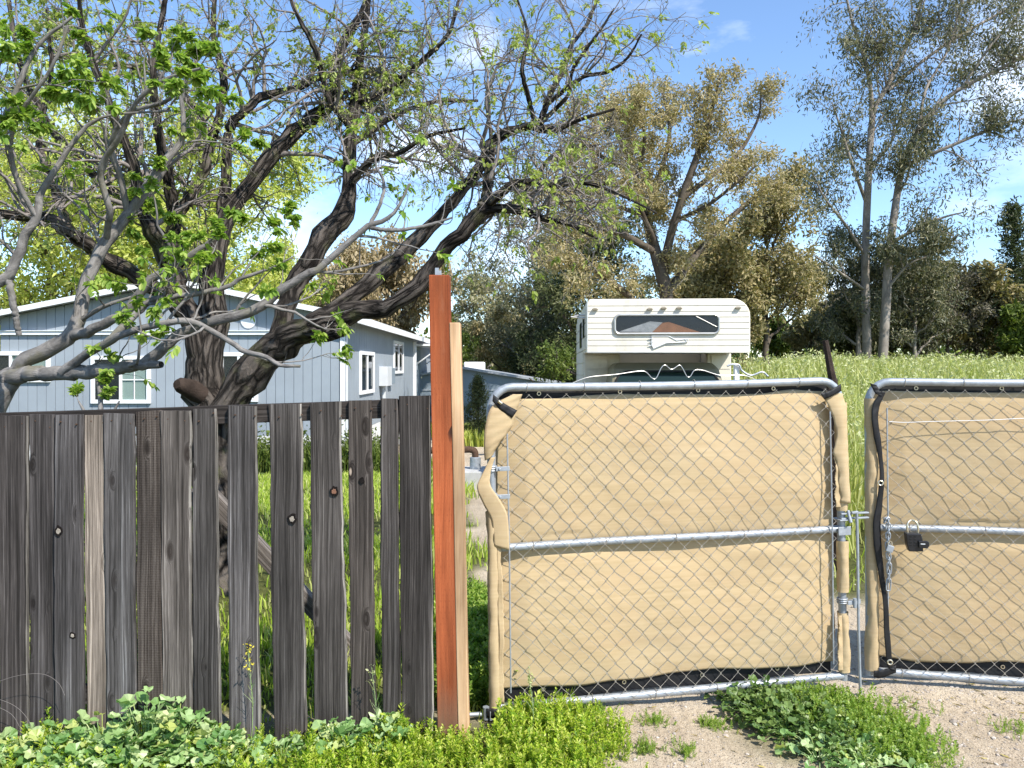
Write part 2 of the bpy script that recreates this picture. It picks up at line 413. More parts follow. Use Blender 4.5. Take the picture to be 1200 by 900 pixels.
M['rust'] = plain('rusty_iron', (.10, .06, .04), .8, .3, .4, .4, 30, .3, .002)
M['black_band'] = plain('black_webbing', (.009, .009, .010), .62, .35, 0, .3, 60, .3, .001)
M['black_plastic'] = plain('black_plastic', (.010, .010, .012), .35, .5, 0, .3, 30, .05, .001)
M['brass'] = plain('pale_steel', (.62, .56, .42), .3, .5, .8, .15, 30, 0)
M['siding'] = plain('blue_grey_siding', (.28, .315, .35), .75, .25, 0, .08, 1.2, .15, .003, ((.24, .28, .32), .35))
M['white_paint'] = plain('white_paint', (.74, .75, .76), .6, .35, 0, .06, 3, .05, .002, ((.5, .5, .48), .3))
M['skirt'] = plain('white_skirting', (.66, .66, .65), .7, .3, 0, .08, 2, .1, .003, ((.42, .40, .36), .4))
M['roof'] = plain('grey_roofing', (.30, .32, .34), .85, .2, 0, .15, 4, .4, .006)
M['shed'] = plain('blue_grey_panel', (.19, .235, .275), .75, .25, 0, .12, 1.5, .1, .003, ((.30, .33, .36), .3))
M['camper'] = plain('cream_aluminium', (.67, .625, .53), .45, .4, 0, .06, 2.5, .08, .002, ((.36, .32, .25), .7))
M['camper_trim'] = plain('aluminium_trim', (.52, .51, .48), .35, .5, .6, .1, 10, 0)
M['truck'] = plain('dark_green_paint', (.022, .052, .038), .3, .5, 0, .15, 4, .03, .001)
M['truck_tan'] = plain('tan_paint', (.20, .18, .12), .4, .5, 0, .12, 4, .03, .001)
M['rubber'] = plain('rubber', (.02, .02, .02), .85, .2, 0, .2, 20, .2)
M['blind'] = plain('window_blind', (.45, .60, .54), .7, .3, 0, .08, 3, 0)
M['reflect_orange'] = plain('painted_orange_reflection', (.52, .24, .12), .9, .1, 0, .2, 8, 0)  # colour of the orange reflection drawn in the camper window
M['reflect_grey'] = plain('painted_grey_reflection', (.6, .62, .63), .9, .1, 0, .3, 12, 0)  # colour of the pale reflection drawn in the camper window
M['lamp_amber'] = plain('marker_lens', (.30, .26, .20), .3, .5, 0, .1, 20, 0)
M['concrete'] = plain('pale_concrete', (.42, .42, .41), .9, .2, 0, .12, 4, .3, .003)
M['burnt_wood'] = plain('dark_old_post', (.045, .033, .027), .9, .1, 0, .4, 14, .8, .01)
M['grey_box'] = plain('painted_metal_box', (.55, .57, .58), .5, .4, 0, .06, 4, 0)
def glassmat(name, tint=(.02, .025, .03), see=.0):
    k = NT(name); k.set(.06, .6); k.base(tint)
    if see:
        tr = k.n('BsdfTransparent'); mx = k.n('MixShader'); mx.inputs[0].default_value = see
        k.l(k.b.outputs[0], mx.inputs[1]); k.l(tr.outputs[0], mx.inputs[2]); k.l(mx.outputs[0], k.out.inputs[0])
    return k.m
M['glass'] = glassmat('window_glass', (.03, .045, .045), .8)
M['dark_glass'] = glassmat('dark_window_glass', (.015, .02, .022))
def screenmat():
    k = NT('tan_shade_fabric'); k.set(.85, .15)
    v = k.coords()
    w1 = k.n('TexWave', wave_type='BANDS', bands_direction='Z'); w1.inputs['Scale'].default_value = 90; w1.inputs['Distortion'].default_value = .6; k.l(v, w1.inputs[0])
    st = k.noise(k.coords(scale=(1.5, 1.5, 60)), 1., 4)
    st2 = k.noise(k.coords(scale=(2, 2, 9)), 1., 5)
    c = k.ramp(st, [(.3, (.53, .40, .225)), (.7, (.60, .465, .28))])
    c = k.mix(k.ramp(st2, [(.45, 0.), (.75, .4)]), c, (.58, .41, .245))
    c = k.mix(k.ramp(k.noise(v, 2.2, 5, .6), [(.5, 0.), (.75, .4)]), c, (.60, .50, .33))
    k.base(c); k.bump(k.math('ADD', k.math('MULTIPLY', w1.outputs['Fac'], .3), st), .3, .002)
    tr = k.n('BsdfTranslucent'); k.l(c, tr.inputs[0]); mx = k.n('MixShader'); mx.inputs[0].default_value = .22
    k.l(k.b.outputs[0], mx.inputs[1]); k.l(tr.outputs[0], mx.inputs[2]); k.l(mx.outputs[0], k.out.inputs[0])
    return k.m
M['screen'] = screenmat()
def groundmat():
    k = NT('ground_soil'); k.set(.95, .1)
    t = k.n('NewGeometry'); pos = t.outputs['Position']
    at = k.n('Attribute', attribute_name='mask').outputs['Fac']
    n1 = k.noise(pos, 1.1, 6, .6); n2 = k.noise(pos, 22, 6, .7); n3 = k.noise(pos, 130, 3, .7)
    sand = k.ramp(n1, [(.3, (.41, .335, .245)), (.55, (.53, .445, .33)), (.75, (.62, .53, .41))])
    sand = k.mix(k.ramp(n3, [(.38, .75), (.5, 0.)]), sand, (.19, .15, .11))
    sand = k.mix(k.ramp(n2, [(.55, 0.), (.72, .45)]), sand, (.58, .52, .44))
    mpn = k.n('Mapping'); mpn.inputs['Rotation'].default_value = (0, 0, .55); mpn.inputs['Scale'].default_value = (14, 2.2, 1); k.l(pos, mpn.inputs[0]); n4 = k.noise(mpn.outputs[0], 1., 5, .65)
    sand = k.mix(k.ramp(n4, [(.48, 0.), (.66, .45)]), sand, (.34, .275, .20))
    vor = k.n('TexVoronoi', feature='F1'); vor.inputs['Scale'].default_value = 55; k.l(pos, vor.inputs['Vector'])
    sep = k.n('SeparateColor'); k.l(vor.outputs['Color'], sep.inputs[0])
    peb = k.math('MULTIPLY', k.ramp(vor.outputs['Distance'], [(.22, 1.), (.34, 0.)]), k.math('GREATER_THAN', sep.outputs[0], .72))
    sand = k.mix(k.math('MULTIPLY', peb, .7), sand, k.ramp(sep.outputs[1], [(0, (.22, .19, .16)), (1, (.60, .56, .50))]))
    soil = k.ramp(n2, [(.3, (.045, .05, .015)), (.7, (.12, .13, .04))])
    k.base(k.mix(at, sand, soil))
    hgt = k.math('ADD', k.math('ADD', k.math('MULTIPLY', n2, .8), k.math('MULTIPLY', n3, .35)), k.math('MULTIPLY', peb, .35))
    hgt = k.math('ADD', hgt, n4)
    k.bump(hgt, .9, .022)
    return k.m
M['ground'] = groundmat()

# ---------------------------------------------------------------- ground
def grass_mask(x, y):
    """1 where green things grow, 0 on bare sand"""
    x = np.asarray(x, float); y = np.asarray(y, float)
    j = .25*vnoise(x, y, 1.3, 5)+.12*vnoise(x, y, 4, 6)
    left = sstep(.15, -.15, x+.25+j*1.2+.10*np.maximum(y-6, 0)-.55*sstep(6.3, 5.3, y))*sstep(3.72, 3.85, y+j*.3)*sstep(21, 18, y)
    field = sstep(2.2, 2.6, x-.115*np.maximum(y-6, 0)+j)*sstep(5.6, 6.2, y+j*1.6)
    back = sstep(27.5, 28.5, y+j*2)
    front = sstep(.62, .35, x+j*.8+.3*(y-3.3))*sstep(3.95, 3.55, y)
    clump = np.exp(-(((x-1.45)/.42)**2+((y-3.55)/.30)**2)**1.5)
    return np.clip(np.maximum.reduce([left, field, back, front, .8*clump]), 0, 1)
def axis(lo, hi, near, s0, g):
    a = [0.]
    while a[-1] < near: a.append(a[-1]+s0)
    st = s0
    while a[-1] < hi: st *= g; a.append(a[-1]+st)
    return np.array(a)
ax = axis(0, 700, 6, .07, 1.12); xs = np.concatenate([-ax[::-1], ax[1:]])+.5
ay = axis(0, 800, 7, .07, 1.12); by = axis(0, 120, .5, .1, 1.3); ys = np.concatenate([-by[::-1], ay[1:]])
gx, gy = np.meshgrid(xs, ys); gz = ground_h(gx, gy)
nx, ny = len(xs), len(ys)
ii = (np.arange(ny-1)[:, None]*nx+np.arange(nx-1)[None, :]).ravel()
mk('ground', np.stack([gx, gy, gz], -1), np.stack([ii, ii+1, ii+nx+1, ii+nx], 1), M['ground'], smooth=True,
   attr=grass_mask(gx, gy).ravel().astype(np.float32))
tag(bpy.data.objects['ground'], 'pale sandy gravel in front of and behind the gates', 'ground', kind='structure')

# ---------------------------------------------------------------- paling fence
FY = 3.5
fence = empty('paling_fence', ((255-600)/900*FY, FY+.03, -.07))
tag(fence, 'weathered grey plank fence with uneven gaps, ending at the red post', 'fence')
fo = np.array(fence.location)
def board(name, x0t, x1t, ytop, x0b, x1b, zb, m, y0, th=.019, tint=(1, 1, 1), parent=fence, seg=26, wob=.0022, lean=0., edge=False):
    zt = H-(ytop-430)/900*FY
    c = np.array([(x0b+x1b)/2, y0, zb])
    V, F = [], []
    pw = RNG.normal(size=8)
    for i in range(seg+1):
        f = i/seg; z = zb+(zt-zb)*f
        wl = wob*(math.sin(f*9+pw[0])+.6*math.sin(f*23+pw[1]*3)+.5*RNG.normal())
        wr = wob*(math.sin(f*8+pw[2])+.6*math.sin(f*21+pw[3]*3)+.5*RNG.normal())
        xl = x0b+(x0t-x0b)*f+wl; xr = x1b+(x1t-x1b)*f+wr
        if i == seg: z1, z2 = z+pw[4]*.003, z+pw[5]*.003
        else: z1 = z2 = z
        yy = y0+.004*math.sin(f*3+pw[6])+lean*f
        e = .003; e2 = .0055
        ring = [(xl, yy+e, z1), (xl+e, yy, z1), ((xl+xr)/2, yy+.0015*pw[7], (z1+z2)/2), (xr-e2, yy, z2), (xr, yy+e2, z2), (xr, yy+th, z2), (xl, yy+th, z1)]
        V += [np.array(q)-c for q in ring]
    n = 7
    for i in range(seg):
        for k in range(n): F.append([i*n+k, i*n+(k+1) % n, (i+1)*n+(k+1) % n, (i+1)*n+k])
    mb = MB(); mb.add(np.array(V), F+[list(range(n))[::-1], [seg*n+k for k in range(n)]])
    o = mb.build(name, m, parent)
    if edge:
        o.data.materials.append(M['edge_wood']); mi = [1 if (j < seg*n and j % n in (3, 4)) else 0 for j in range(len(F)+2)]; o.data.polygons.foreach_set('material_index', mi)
    o['ctr'] = list(c); o.location = c-(np.array(parent.location) if parent is not None else 0)
    o.color = (*tint, 1)
    return o
X = lambda px: (px-600)/900*FY
BOARDS = [  # top left/right, top y, bottom left/right, tint
 (-3, 31, 487, -2, 31, (.72, .68, .68)), (32, 62, 486, 32, 63.5, (.66, .64, .66)), (63.5, 96, 486, 65, 98.5, (.95, .95, 1.)), (96.5, 120, 486, 99, 124, (3.3, 3.0, 2.65)),
 (121, 156, 485, 124.5, 159, (1.15, 1.17, 1.22)), (157.5, 187, 483, 161, 189.5, (.95, .88, .82)), (187.5, 222, 481, 190, 225, (1.6, 1.52, 1.45)), (224, 251, 479, 226, 258, (.80, .79, .79)),
 (266, 299, 475.5, 269, 305, (1.12, 1.12, 1.16)), (313, 351, 473.5, 320, 358, (.88, .86, .85)), (362, 398.5, 471.5, 369, 408, (.80, .77, .75)), (407, 434, 469, 411, 441, (.85, .78, .73)),
 (444.5, 465.5, 466.5, 448, 469.5, (.75, .72, .71)), (466.5, 504, 464, 470.5, 508, (.60, .57, .56))]
PK = []
for i, (a, b, yt, c, d, tn) in enumerate(BOARDS):
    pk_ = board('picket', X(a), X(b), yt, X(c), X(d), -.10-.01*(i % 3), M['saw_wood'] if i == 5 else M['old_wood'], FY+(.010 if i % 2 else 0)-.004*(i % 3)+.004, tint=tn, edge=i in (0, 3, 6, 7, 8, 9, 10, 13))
    PK.append(pk_)
for i, px_, py_, rr_, mm in ((2, 70, 622, .012, 'knot_pale'), (2, 86.5, 744, .009, 'knot_pale'), (9, 341.5, 609, .012, 'knot_pale'), (10, 391.5, 576, .013, 'knot_red'), (11, 424, 563, .008, 'knot_dark')):
    o = PK[i]; q = P(px_, py_, FY)-np.array(o['ctr']); y_ = min(v.co.y for v in o.data.vertices)
    a = np.arange(14)*2*math.pi/14; w1 = 1+.12*RNG.normal(size=14)
    mb = MB(); mb.prism([(q[0]+rr_*1.45*math.cos(x)*w, q[2]+rr_*1.9*math.sin(x)*w) for x, w in zip(a, w1)][::-1], y_-.0006, y_+.012); kn = mb.build('knot', M['knot_dark'], o)
    if mm != 'knot_dark':
        mb = MB(); mb.prism([(q[0]+rr_*.85*math.cos(x)*w, q[2]+rr_*math.sin(x)*w) for x, w in zip(a, w1)][::-1], y_-.0022, y_+.01); mb.build('heart', M[mm], kn, bev=.001)
mb = MB()
for o in PK:
    c_ = np.array(o['ctr']); xs_ = [v.co.x for v in o.data.vertices]; zt_ = max(v.co.z for v in o.data.vertices); y_ = min(v.co.y for v in o.data.vertices); w_ = (max(xs_)-min(xs_))/2-.02
    for s_ in (-1, 1):
        x_ = s_*w_*.75+.004*RNG.normal(); z_ = zt_-.045+.012*RNG.normal()
        mb.prism([(c_[0]+x_+.0032*math.cos(t), c_[2]+z_+.0032*math.sin(t)) for t in np.arange(8)*.785][::-1], c_[1]+y_-.0012, c_[1]+y_+.01)
o = mb.build('nails', M['rust'], fence); o.location = -fence.location
for o in PK: del o['ctr']
xx = -4.
for i in range(16):                                   # the fence runs on to the left, out of the picture
    w = 30+8*RNG.random(); t = .7+.5*RNG.random()
    board('picket', X(xx-w), X(xx-1.), 487+.06*(-xx), X(xx-w), X(xx-1.), -.11, M['old_wood'], FY+.004*(i % 2), tint=(t, t*.98, t*.96))
    xx -= w+RNG.random()*3
XL = X(xx)
zr = lambda px: H-(482-430+(-px+230)*.055-3)/900*FY
def rail(name, a, b, th=.04, hh=.085, y=FY+.026, m=M['old_wood'], tint=(1, 1, 1)):
    a = np.array(a); b = np.array(b); L = np.linalg.norm(b-a); d = (b-a)/L
    mb = MB(); n = 14
    V, F = [], []
    for i in range(n+1):
        f = i/n; w = hh/2+.001*RNG.normal()
        V += [(-w, 0, L*f), (w, 0, L*f), (w, th, L*f), (-w, th, L*f)]
    for i in range(n):
        for k in range(4): F.append([i*4+k, i*4+(k+1) % 4, (i+1)*4+(k+1) % 4, (i+1)*4+k])
    mb.add(np.array(V), F+[[3, 2, 1, 0], [n*4, n*4+1, n*4+2, n*4+3]])
    o = bevel(mb.build(name, m, fence), .004)
    zc = Vector(d); yc = Vector((0, 1, 0)); xc = yc.cross(zc).normalized(); yc = zc.cross(xc)
    o.matrix_local = Matrix.Translation(Vector(a)-fence.location) @ Matrix((xc, yc, zc)).transposed().to_4x4()
    o.color = (*tint, 1); return o
rail('rail', (XL, FY+.030, H-(515-430)/900*FY), (X(503), FY+.030, H-(478-430)/900*FY), tint=(.5, .46, .44))
rail('rail', (XL, FY+.030, .14), (X(250), FY+.030, .14), tint=(.6, .6, .6))
rail('brace', tuple(P(232, 570, 4.12)), tuple(P(438, 792, 4.52)), th=.06, hh=.09, tint=(2.6, 2.55, 2.5))
mb = MB(); c_ = P(238, 600, 4.06); mb.box((c_[0]-.042, 4.02, -.3), (c_[0]+.042, 4.10, 1.12)); mb.box((c_[0]-.03, 3.57, .95), (c_[0]+.03, 4.02, 1.02)); o = mb.build('post', M['old_wood'], fence, bev=.004); o.location = -fence.location; o.color = (.9, .9, .9, 1)
for px_ in (-370, 60):
    mb = MB(); mb.box((X(px_)-.045, FY+.075, -.3), (X(px_)+.045, FY+.165, 1.40)); o = mb.build('post', M['old_wood'], fence, bev=.004); o.location = -fence.location; o.color = (.7, .7, .7, 1)

# red post with the pale board nailed to it
post = empty('gate_post', (X(526), FY+.045, -.06))
tag(post, 'tall rust red timber post with a paler shorter board on its right side', 'post')
def stick(name, xb0, xb1, ytop, xt0, y0, y1, m, zb=-.16):
    zt = H-(ytop-430)/900*FY; c = np.array([(xb0+xb1)/2, (y0+y1)/2, zb]); sh = xt0-xb0
    V, F = [], []; n = 20
    for i in range(n+1):
        f = i/n; z = zb+(zt-zb)*f; s = sh*f+.0012*math.sin(f*7+xb0*40)
        V += [(xb0+s, y0, z), (xb1+s, y0, z), (xb1+s, y1, z), (xb0+s, y1, z)]
    for i in range(n):
        for k in range(4): F.append([i*4+k, i*4+(k+1) % 4, (i+1)*4+(k+1) % 4, (i+1)*4+k])
    mb = MB(); mb.add(np.array(V)-c, F+[[3, 2, 1, 0], [n*4, n*4+1, n*4+2, n*4+3]])
    o = mb.build(name, m, post, bev=.004); o.location = c-np.array(post.location); return o
stick('beam', X(513.5), X(537.5), 322, X(502.5), FY, FY+.089, M['red_wood'])
stick('board', X(538), X(550.5), 378, X(526.8), FY-.004, FY+.085, M['new_wood'])
mb = MB(); mb.box((X(511.5)-.009, FY+.025, H-(322-430)/900*FY-.02), (X(511.5)+.008, FY+.03, H-(313-430)/900*FY)); mb.box((X(513.5)-.002, FY+.031, H-(322-430)/900*FY-.02), (X(513.5)+.012, FY+.036, H-(316-430)/900*FY))
o = mb.build('metal_tab', M['galv'], post); o.location = -post.location

# ---------------------------------------------------------------- gates
def gate_frame(O, ang, tilt):
    Mx = Matrix.Translation(O) @ Matrix.Rotation(ang, 4, 'Z') @ Matrix.Rotation(-tilt, 4, 'Y')
    inv = Mx.inverted()
    def loc(px, py, w=0.):          # traced spot on the gate's own plane -> gate coordinates
        k = (px-600)/900; c, s = math.cos(ang), math.sin(ang)
        # plane through O + w*normal
        ox, oy = O[0]-w*s, O[1]+w*c
        Y = (oy-ox*math.tan(ang))/(1-k*math.tan(ang))
        q = inv @ Vector((k*Y, Y, H-(py-430)/900*Y)); return np.array([q.x, w, q.z])
    return Mx, loc
def rounded_frame(W, Hh, rc, r, sag=0.):
    pts = [(0, 0, 0), (0, 0, Hh-rc)]
    for i in range(1, 6):
        a = math.pi/2*i/6; pts.append((rc-rc*math.cos(a), 0, Hh-rc+rc*math.sin(a)))
    n = 14
    for i in range(n+1): pts.append((rc+(W-2*rc)*i/n, 0, Hh-sag*math.sin(math.pi*i/n)))
    for i in range(1, 6):
        a = math.pi/2*i/6; pts.append((W-rc+rc*math.sin(a), 0, Hh-rc+rc*math.cos(a)))
    pts += [(W, 0, Hh-rc), (W, 0, 0)]
    mb = MB(); mb.tube(pts, r, 14)
    mb.tube([(.0, 0, .022), (W*.33, 0, .018), (W*.66, 0, .02), (W, 0, .022)], r*.98, 14)
    return mb
def chain_link(W, Hh, p, r, u0, v0, w=-.027):
    """woven wires: every wire zigzags and hooks its neighbour"""
    nu = int((W-2*u0)/p); nv = int((Hh-v0-.012)/p)
    PPs = []
    for k in range(nu):
        j = np.arange(nv*2+1)
        side = ((j//2+j % 2+k) % 2).astype(float)
        pts = np.empty((nv+1, 3)); jj = np.arange(nv+1); s = ((jj+k) % 2).astype(float)
        pts[:, 0] = u0+(k+s)*p*1.0+(s-.5)*.006; pts[:, 1] = w+np.where((jj % 2) == 0, .0022, -.0022); pts[:, 2] = v0+jj*p
        pts[:, 0] += .004*vnoise(pts[:, 0], pts[:, 2], 5, 9); pts[:, 2] += .006*vnoise(pts[:, 0], pts[:, 2], 3, 10)
        pts[:, 1] += .006*vnoise(pts[:, 0], pts[:, 2], 2.5, 12)
        PPs.append(pts)
    PP = np.array(PPs)
    # every straight piece a short tube of its own so that the bends stay sharp
    A = PP[:, :-1].reshape(-1, 3); B = PP[:, 1:].reshape(-1, 3); e = (B-A)*.02
    S = np.stack([A-e, B+e], 1)
    return tubes(S, np.full((len(S), 2), r), 5)
def sheet(nu, nv, fn):
    """grid surface from fn(s,t) -> (u,w,v)"""
    s, t = np.meshgrid(np.linspace(0, 1, nu), np.linspace(0, 1, nv)); V = np.stack(fn(s, t), -1).reshape(-1, 3)
    i = (np.arange(nv-1)[:, None]*nu+np.arange(nu-1)[None, :]).ravel()
    return V, np.stack([i, i+1, i+nu+1, i+nu], 1)
def fabric_sheet(W, Hh, seed, u0, u1, v0, v1, w=.035, top_sc=.012, bot_sc=.03, nrail=.8):
    def fn(s, t):
        top = v1-top_sc*np.abs(np.sin(s*W*3.2+seed))-.006*vnoise(s*W, s*0, 6, seed)
        bot = v0+bot_sc*np.abs(np.sin(s*W*2.6+seed*2))+.012*vnoise(s*W, s*0, 5, seed+3)
        ul = u0+.006*vnoise(t*0, t*Hh, 6, seed+1); ur = u1+.006*vnoise(t*0, t*Hh, 6, seed+2)
        u = ul+(ur-ul)*s; v = bot+(top-bot)*t
        y = w+.010*vnoise(u, v, 2.2, seed)+.0045*vnoise(u+v*.3, v*1.6, 4.0, seed+4)+.0015*vnoise(u*1.4+v, v*2., 11, seed+5)
        half = np.where(v > nrail, (v-nrail)/(v1-nrail), (nrail-v)/(nrail-v0))
        y = y-.028*np.clip(np.sin(math.pi*np.clip(half, 0, 1)), 0, 1)**.4*np.clip(12*s, 0, 1)*np.clip(12*(1-s), 0, 1)*(.8+.25*vnoise(u, v, 1.6, seed+7))
        # small drag folds that run down from the rails
        y = y+.007*np.exp(-((v-nrail+.10)/.05)**2)*np.sin(u*7+seed)
        return u, np.maximum(y, np.where(np.abs(v-nrail) < .05, .024, -.021)), v
    return sheet(170, 150, fn)
def ribbon(mb_rows, sub=10, bulge=.0, across=5):
    """rows of (u,w,v) left and right edges -> soft strip"""
    L = spline([r[0] for r in mb_rows], sub*len(mb_rows)); Rr = spline([r[1] for r in mb_rows], sub*len(mb_rows))
    n = len(L); V = []
    for i in range(n):
        for k in range(across):
            f = k/(across-1); q = L[i]*(1-f)+Rr[i]*f; q = q.copy(); q[1] -= bulge*math.sin(math.pi*f)+.0015*math.sin(i*.9+k); V.append(q)
    i = (np.arange(n-1)[:, None]*across+np.arange(across-1)[None, :]).ravel()
    return np.array(V), np.stack([i, i+1, i+across+1, i+across], 1)
def thick(o, t=.0012):
    s = o.modifiers.new('thickness', 'SOLIDIFY'); s.thickness = t; s.offset = 0; return o
def wrap_tube(W0, v0, v1, r, seed, n=46, sides=16, parent=None, name='wrap', m=None, cx=0., cw=0., rx=1.):
    zz = np.linspace(v0, v1, n); a = np.linspace(0, 2*math.pi, sides, endpoint=False)
    zz2, aa = np.meshgrid(zz, a, indexing='ij')
    rr = r*(1+.16*vnoise(np.cos(aa)*1.2+zz2*3, np.sin(aa)+zz2*4, 1.5, seed)+.10*vnoise(np.cos(aa)*2, zz2*16+np.sin(aa)*1.5, 2, seed+1)+.10*np.abs(vnoise(zz2*3, np.cos(aa)*2, 5, seed+2)))
    V = np.stack([W0+cx+rr*rx*np.cos(aa)+.004*vnoise(zz2, zz2*0, 6, seed), cw+rr*np.sin(aa), zz2], -1).reshape(-1, 3)
    F = []
    for i in range(n-1):
        for k in range(sides): F.append([i*sides+k, i*sides+(k+1) % sides, (i+1)*sides+(k+1) % sides, (i+1)*sides+k])
    return mk(name, V, np.array(F), m or M['screen'], parent, smooth=True)
def ties(W, Hh, us, r=.0245):
    mb = MB(); a = np.arange(14)*2*math.pi/14
    for u, v in us:
        mb.tube([(u+.002*math.sin(x), r*math.cos(x), v+r*math.sin(x)) for x in a], .0016, 5, True)
    return mb

GM = {}
def build_gate(O, ang, tilt, W, Hh, lab, seed):
    Mx, loc = gate_frame(O, ang, tilt)
    GM[seed] = Mx
    g = empty('chain_link_gate'); g.matrix_world = Mx
    tag(g, lab, 'gate', 'double driveway gates of tan screened chain link')
    rounded_frame(W, Hh, .11, .0205, .008).build('frame', M['galv'], g, smooth=True)
    mb = MB(); mb.tube([(.0, 0, .80), (W*.3, 0, .805), (W*.7, 0, .80), (W, 0, .80)], .0195, 14); mb.build('mid_rail', M['galv'], g, smooth=True)
    V, F, U = chain_link(W, Hh, .0465, .00115, .05, .012); mk('wire_mesh', V, F, M['wire'], g, smooth=True)
    V, F = fabric_sheet(W, Hh, seed, .03, W-.03, .075, Hh-.048); thick(mk('privacy_screen', V, F, M['screen'], g, smooth=True))
    # black hems that show above and below the screen
    def hem(v0, v1, sd):
        return sheet(120, 6, lambda s, t: (.045+(W-.09)*s, .046+.006*vnoise(s*W, t, 5, sd)+.0*t, v0+(v1-v0)*t+.006*vnoise(s*W, s*0, 4, sd)))
    for v0, v1, sd in ((Hh-.10, Hh-.012, seed), (.026, .17, seed+4)):
        V, F = hem(v0, v1, sd); mk('hem_band', V, F, M['black_band'], g, smooth=True)
    us = [(u, Hh-.004) for u in np.arange(.18, W-.1, .29)]+[(u, .02) for u in np.arange(.16, W-.1, .33)]+[(u, .80) for u in np.arange(.2, W-.1, .37)]
    ties(W, Hh, us).build('tie_wires', M['wire'], g, smooth=True)
    mb = MB()                                               # eyelets in the hems
    for u in np.arange(.25, W-.1, .42):
        for v in (Hh-.036, .075):
            mb.tube([(u+.009*math.cos(x), .036, v+.009*math.sin(x)) for x in np.arange(10)*.6283], .0028, 5, True)
    mb.build('eyelets', M['brass'], g, smooth=True)
    return g, loc
G1 = ((580-600)/900*3.75, 3.75, -.035); A1 = R(9.9); W1 = 1.868; H1 = 1.585
g1, q1 = build_gate(G1, A1, R(.85), W1, H1, 'tan screened chain link gate between the red post and the gap', 1)
# left stile: wrapped below, torn open near the top
wrap_tube(0, .02, .98, .030, 3, parent=g1, name='stile_wrap', cx=.004, cw=-.002)
V, F = ribbon([(q1(601, 462, -.03), q1(612, 462, -.028)), (q1(577, 476, -.042), q1(606, 480, -.030)), (q1(569, 498, -.045), q1(600, 500, -.034)), (q1(567, 520, -.04), q1(585, 520, -.034)), (q1(568, 540, -.02), q1(577, 534, -.02))], 9, .012, 9)
thick(mk('corner_flap', V, F, M['screen'], g1, smooth=True))
def loose_edge(gate, W0, v0, v1, seed, sgn):
    """ragged strip of screen left standing beside a wrapped stile"""
    n = 60; zz = np.linspace(v0, v1, n); a = W0+sgn*(.020+.004*vnoise(zz, zz*0, 9, seed)); b = W0+sgn*(.044+.014*vnoise(zz, zz*0, 8, seed+1)+.002*RNG.normal(size=n))
    V = []
    for i in range(n):
        for k in range(5):
            f = k/4; V.append((a[i]*(1-f)+b[i]*f, -.026-.004*f-.005*f*math.sin(i*.33+seed), zz[i]))
    i = (np.arange(n-1)[:, None]*5+np.arange(4)[None, :]).ravel()
    thick(mk('loose_edge', np.array(V), np.stack([i, i+1, i+6, i+5], 1), M['screen'], gate, smooth=True), .001)
loose_edge(g1, 0, .05, .96, 2, 1); loose_edge(g1, W1, .06, .35, 5, -1); loose_edge(g1, W1, .92, 1.2, 6, -1)
V, F = ribbon([(q1(575, 536, -.024), q1(580, 536, -.03)), (q1(565, 556, -.030), q1(575, 554, -.034)), (q1(559, 572, -.034), q1(575, 569, -.044)), (q1(567, 592, -.034), q1(586, 586, -.048)), (q1(576, 610, -.034), q1(595, 606, -.044)), (q1(579, 640, -.03), q1(597, 645, -.040))], 9, .003, 9)
thick(mk('torn_flap', V, F, M['screen'], g1, smooth=True))
V, F = ribbon([(q1(578, 462, -.05), q1(577, 470, -.05)), (q1(590, 472, -.050), q1(586, 480, -.05)), (q1(606, 481, -.042), q1(600, 490, -.044))], 8, .0008, 4)
thick(mk('corner_band', V, F, M['black_band'], g1, smooth=True), .003)
mb = MB(); mb.tube([q1(584, 470, -.058), q1(588, 473, -.058)], .008, 10); mb.build('corner_stud', M['brass'], g1, smooth=True)
# tension bars, clamps
mb = MB()
for u, v0, v1 in ((.075, .10, H1-.13), (W1-.075, .10, H1-.16)): mb.tube([(u, -.030, v0), (u+.003, -.031, (v0+v1)/2), (u, -.030, v1)], .004, 6)
mb.build('tension_bars', M['galv'], g1, smooth=True)
def clamp(u, v, gate, name='clamp'):
    mb = MB(); a = np.arange(16)*2*math.pi/16
    for dz in (-.010, 0, .010): mb.tube([(u+.024*math.cos(x), .024*math.sin(x), v+dz) for x in a], .0055, 6, True)
    mb.box((u+.018, -.034, v-.011), (u+.085, -.028, v+.011)); mb.tube([(u+.035, -.045, v), (u+.035, -.018, v)], .006, 8)
    return mb.build(name, M['galv'], gate, bev=.0015)
for v in (1.19, 1.055): clamp(0, v, g1)
# right stile: strips of screen with bare pipe between, the latch and the drop rod
wrap_tube(W1, .045, .36, .028, 7, parent=g1, name='stile_wrap', cw=-.004); wrap_tube(W1, .47, .74, .0275, 8, parent=g1, name='stile_wrap', cw=-.004)
wrap_tube(W1, .90, 1.47, .028, 9, parent=g1, name='stile_wrap', cw=-.004)
V, F = ribbon([(q1(966, 459, -.02), q1(987, 461, -.025)), (q1(972, 480, -.03), q1(992, 480, -.036)), (q1(979, 503, -.03), q1(993, 505, -.036)), (q1(977, 530, -.03), q1(994, 530, -.038)), (q1(983, 556, -.03), q1(995, 556, -.038)), (q1(985, 588, -.03), q1(997, 590, -.038))], 9, .010, 9)
V[:, 0] += .010*vnoise(V[:, 0]*0, V[:, 2], 26, 4)*(1-np.tile(np.linspace(0, 1, 9), len(V)//9)); thick(mk('edge_flap', V, F, M['screen'], g1, smooth=True))
V, F = ribbon([(q1(962, 461, -.035), q1(966, 468, -.035)), (q1(972, 458, -.042), q1(975, 464, -.042)), (q1(985, 450, -.040), q1(986, 458, -.040))], 8, .0008, 4)
thick(mk('corner_band', V, F, M['black_band'], g1, smooth=True), .003)
clamp(W1, .42, g1).scale.x = 1
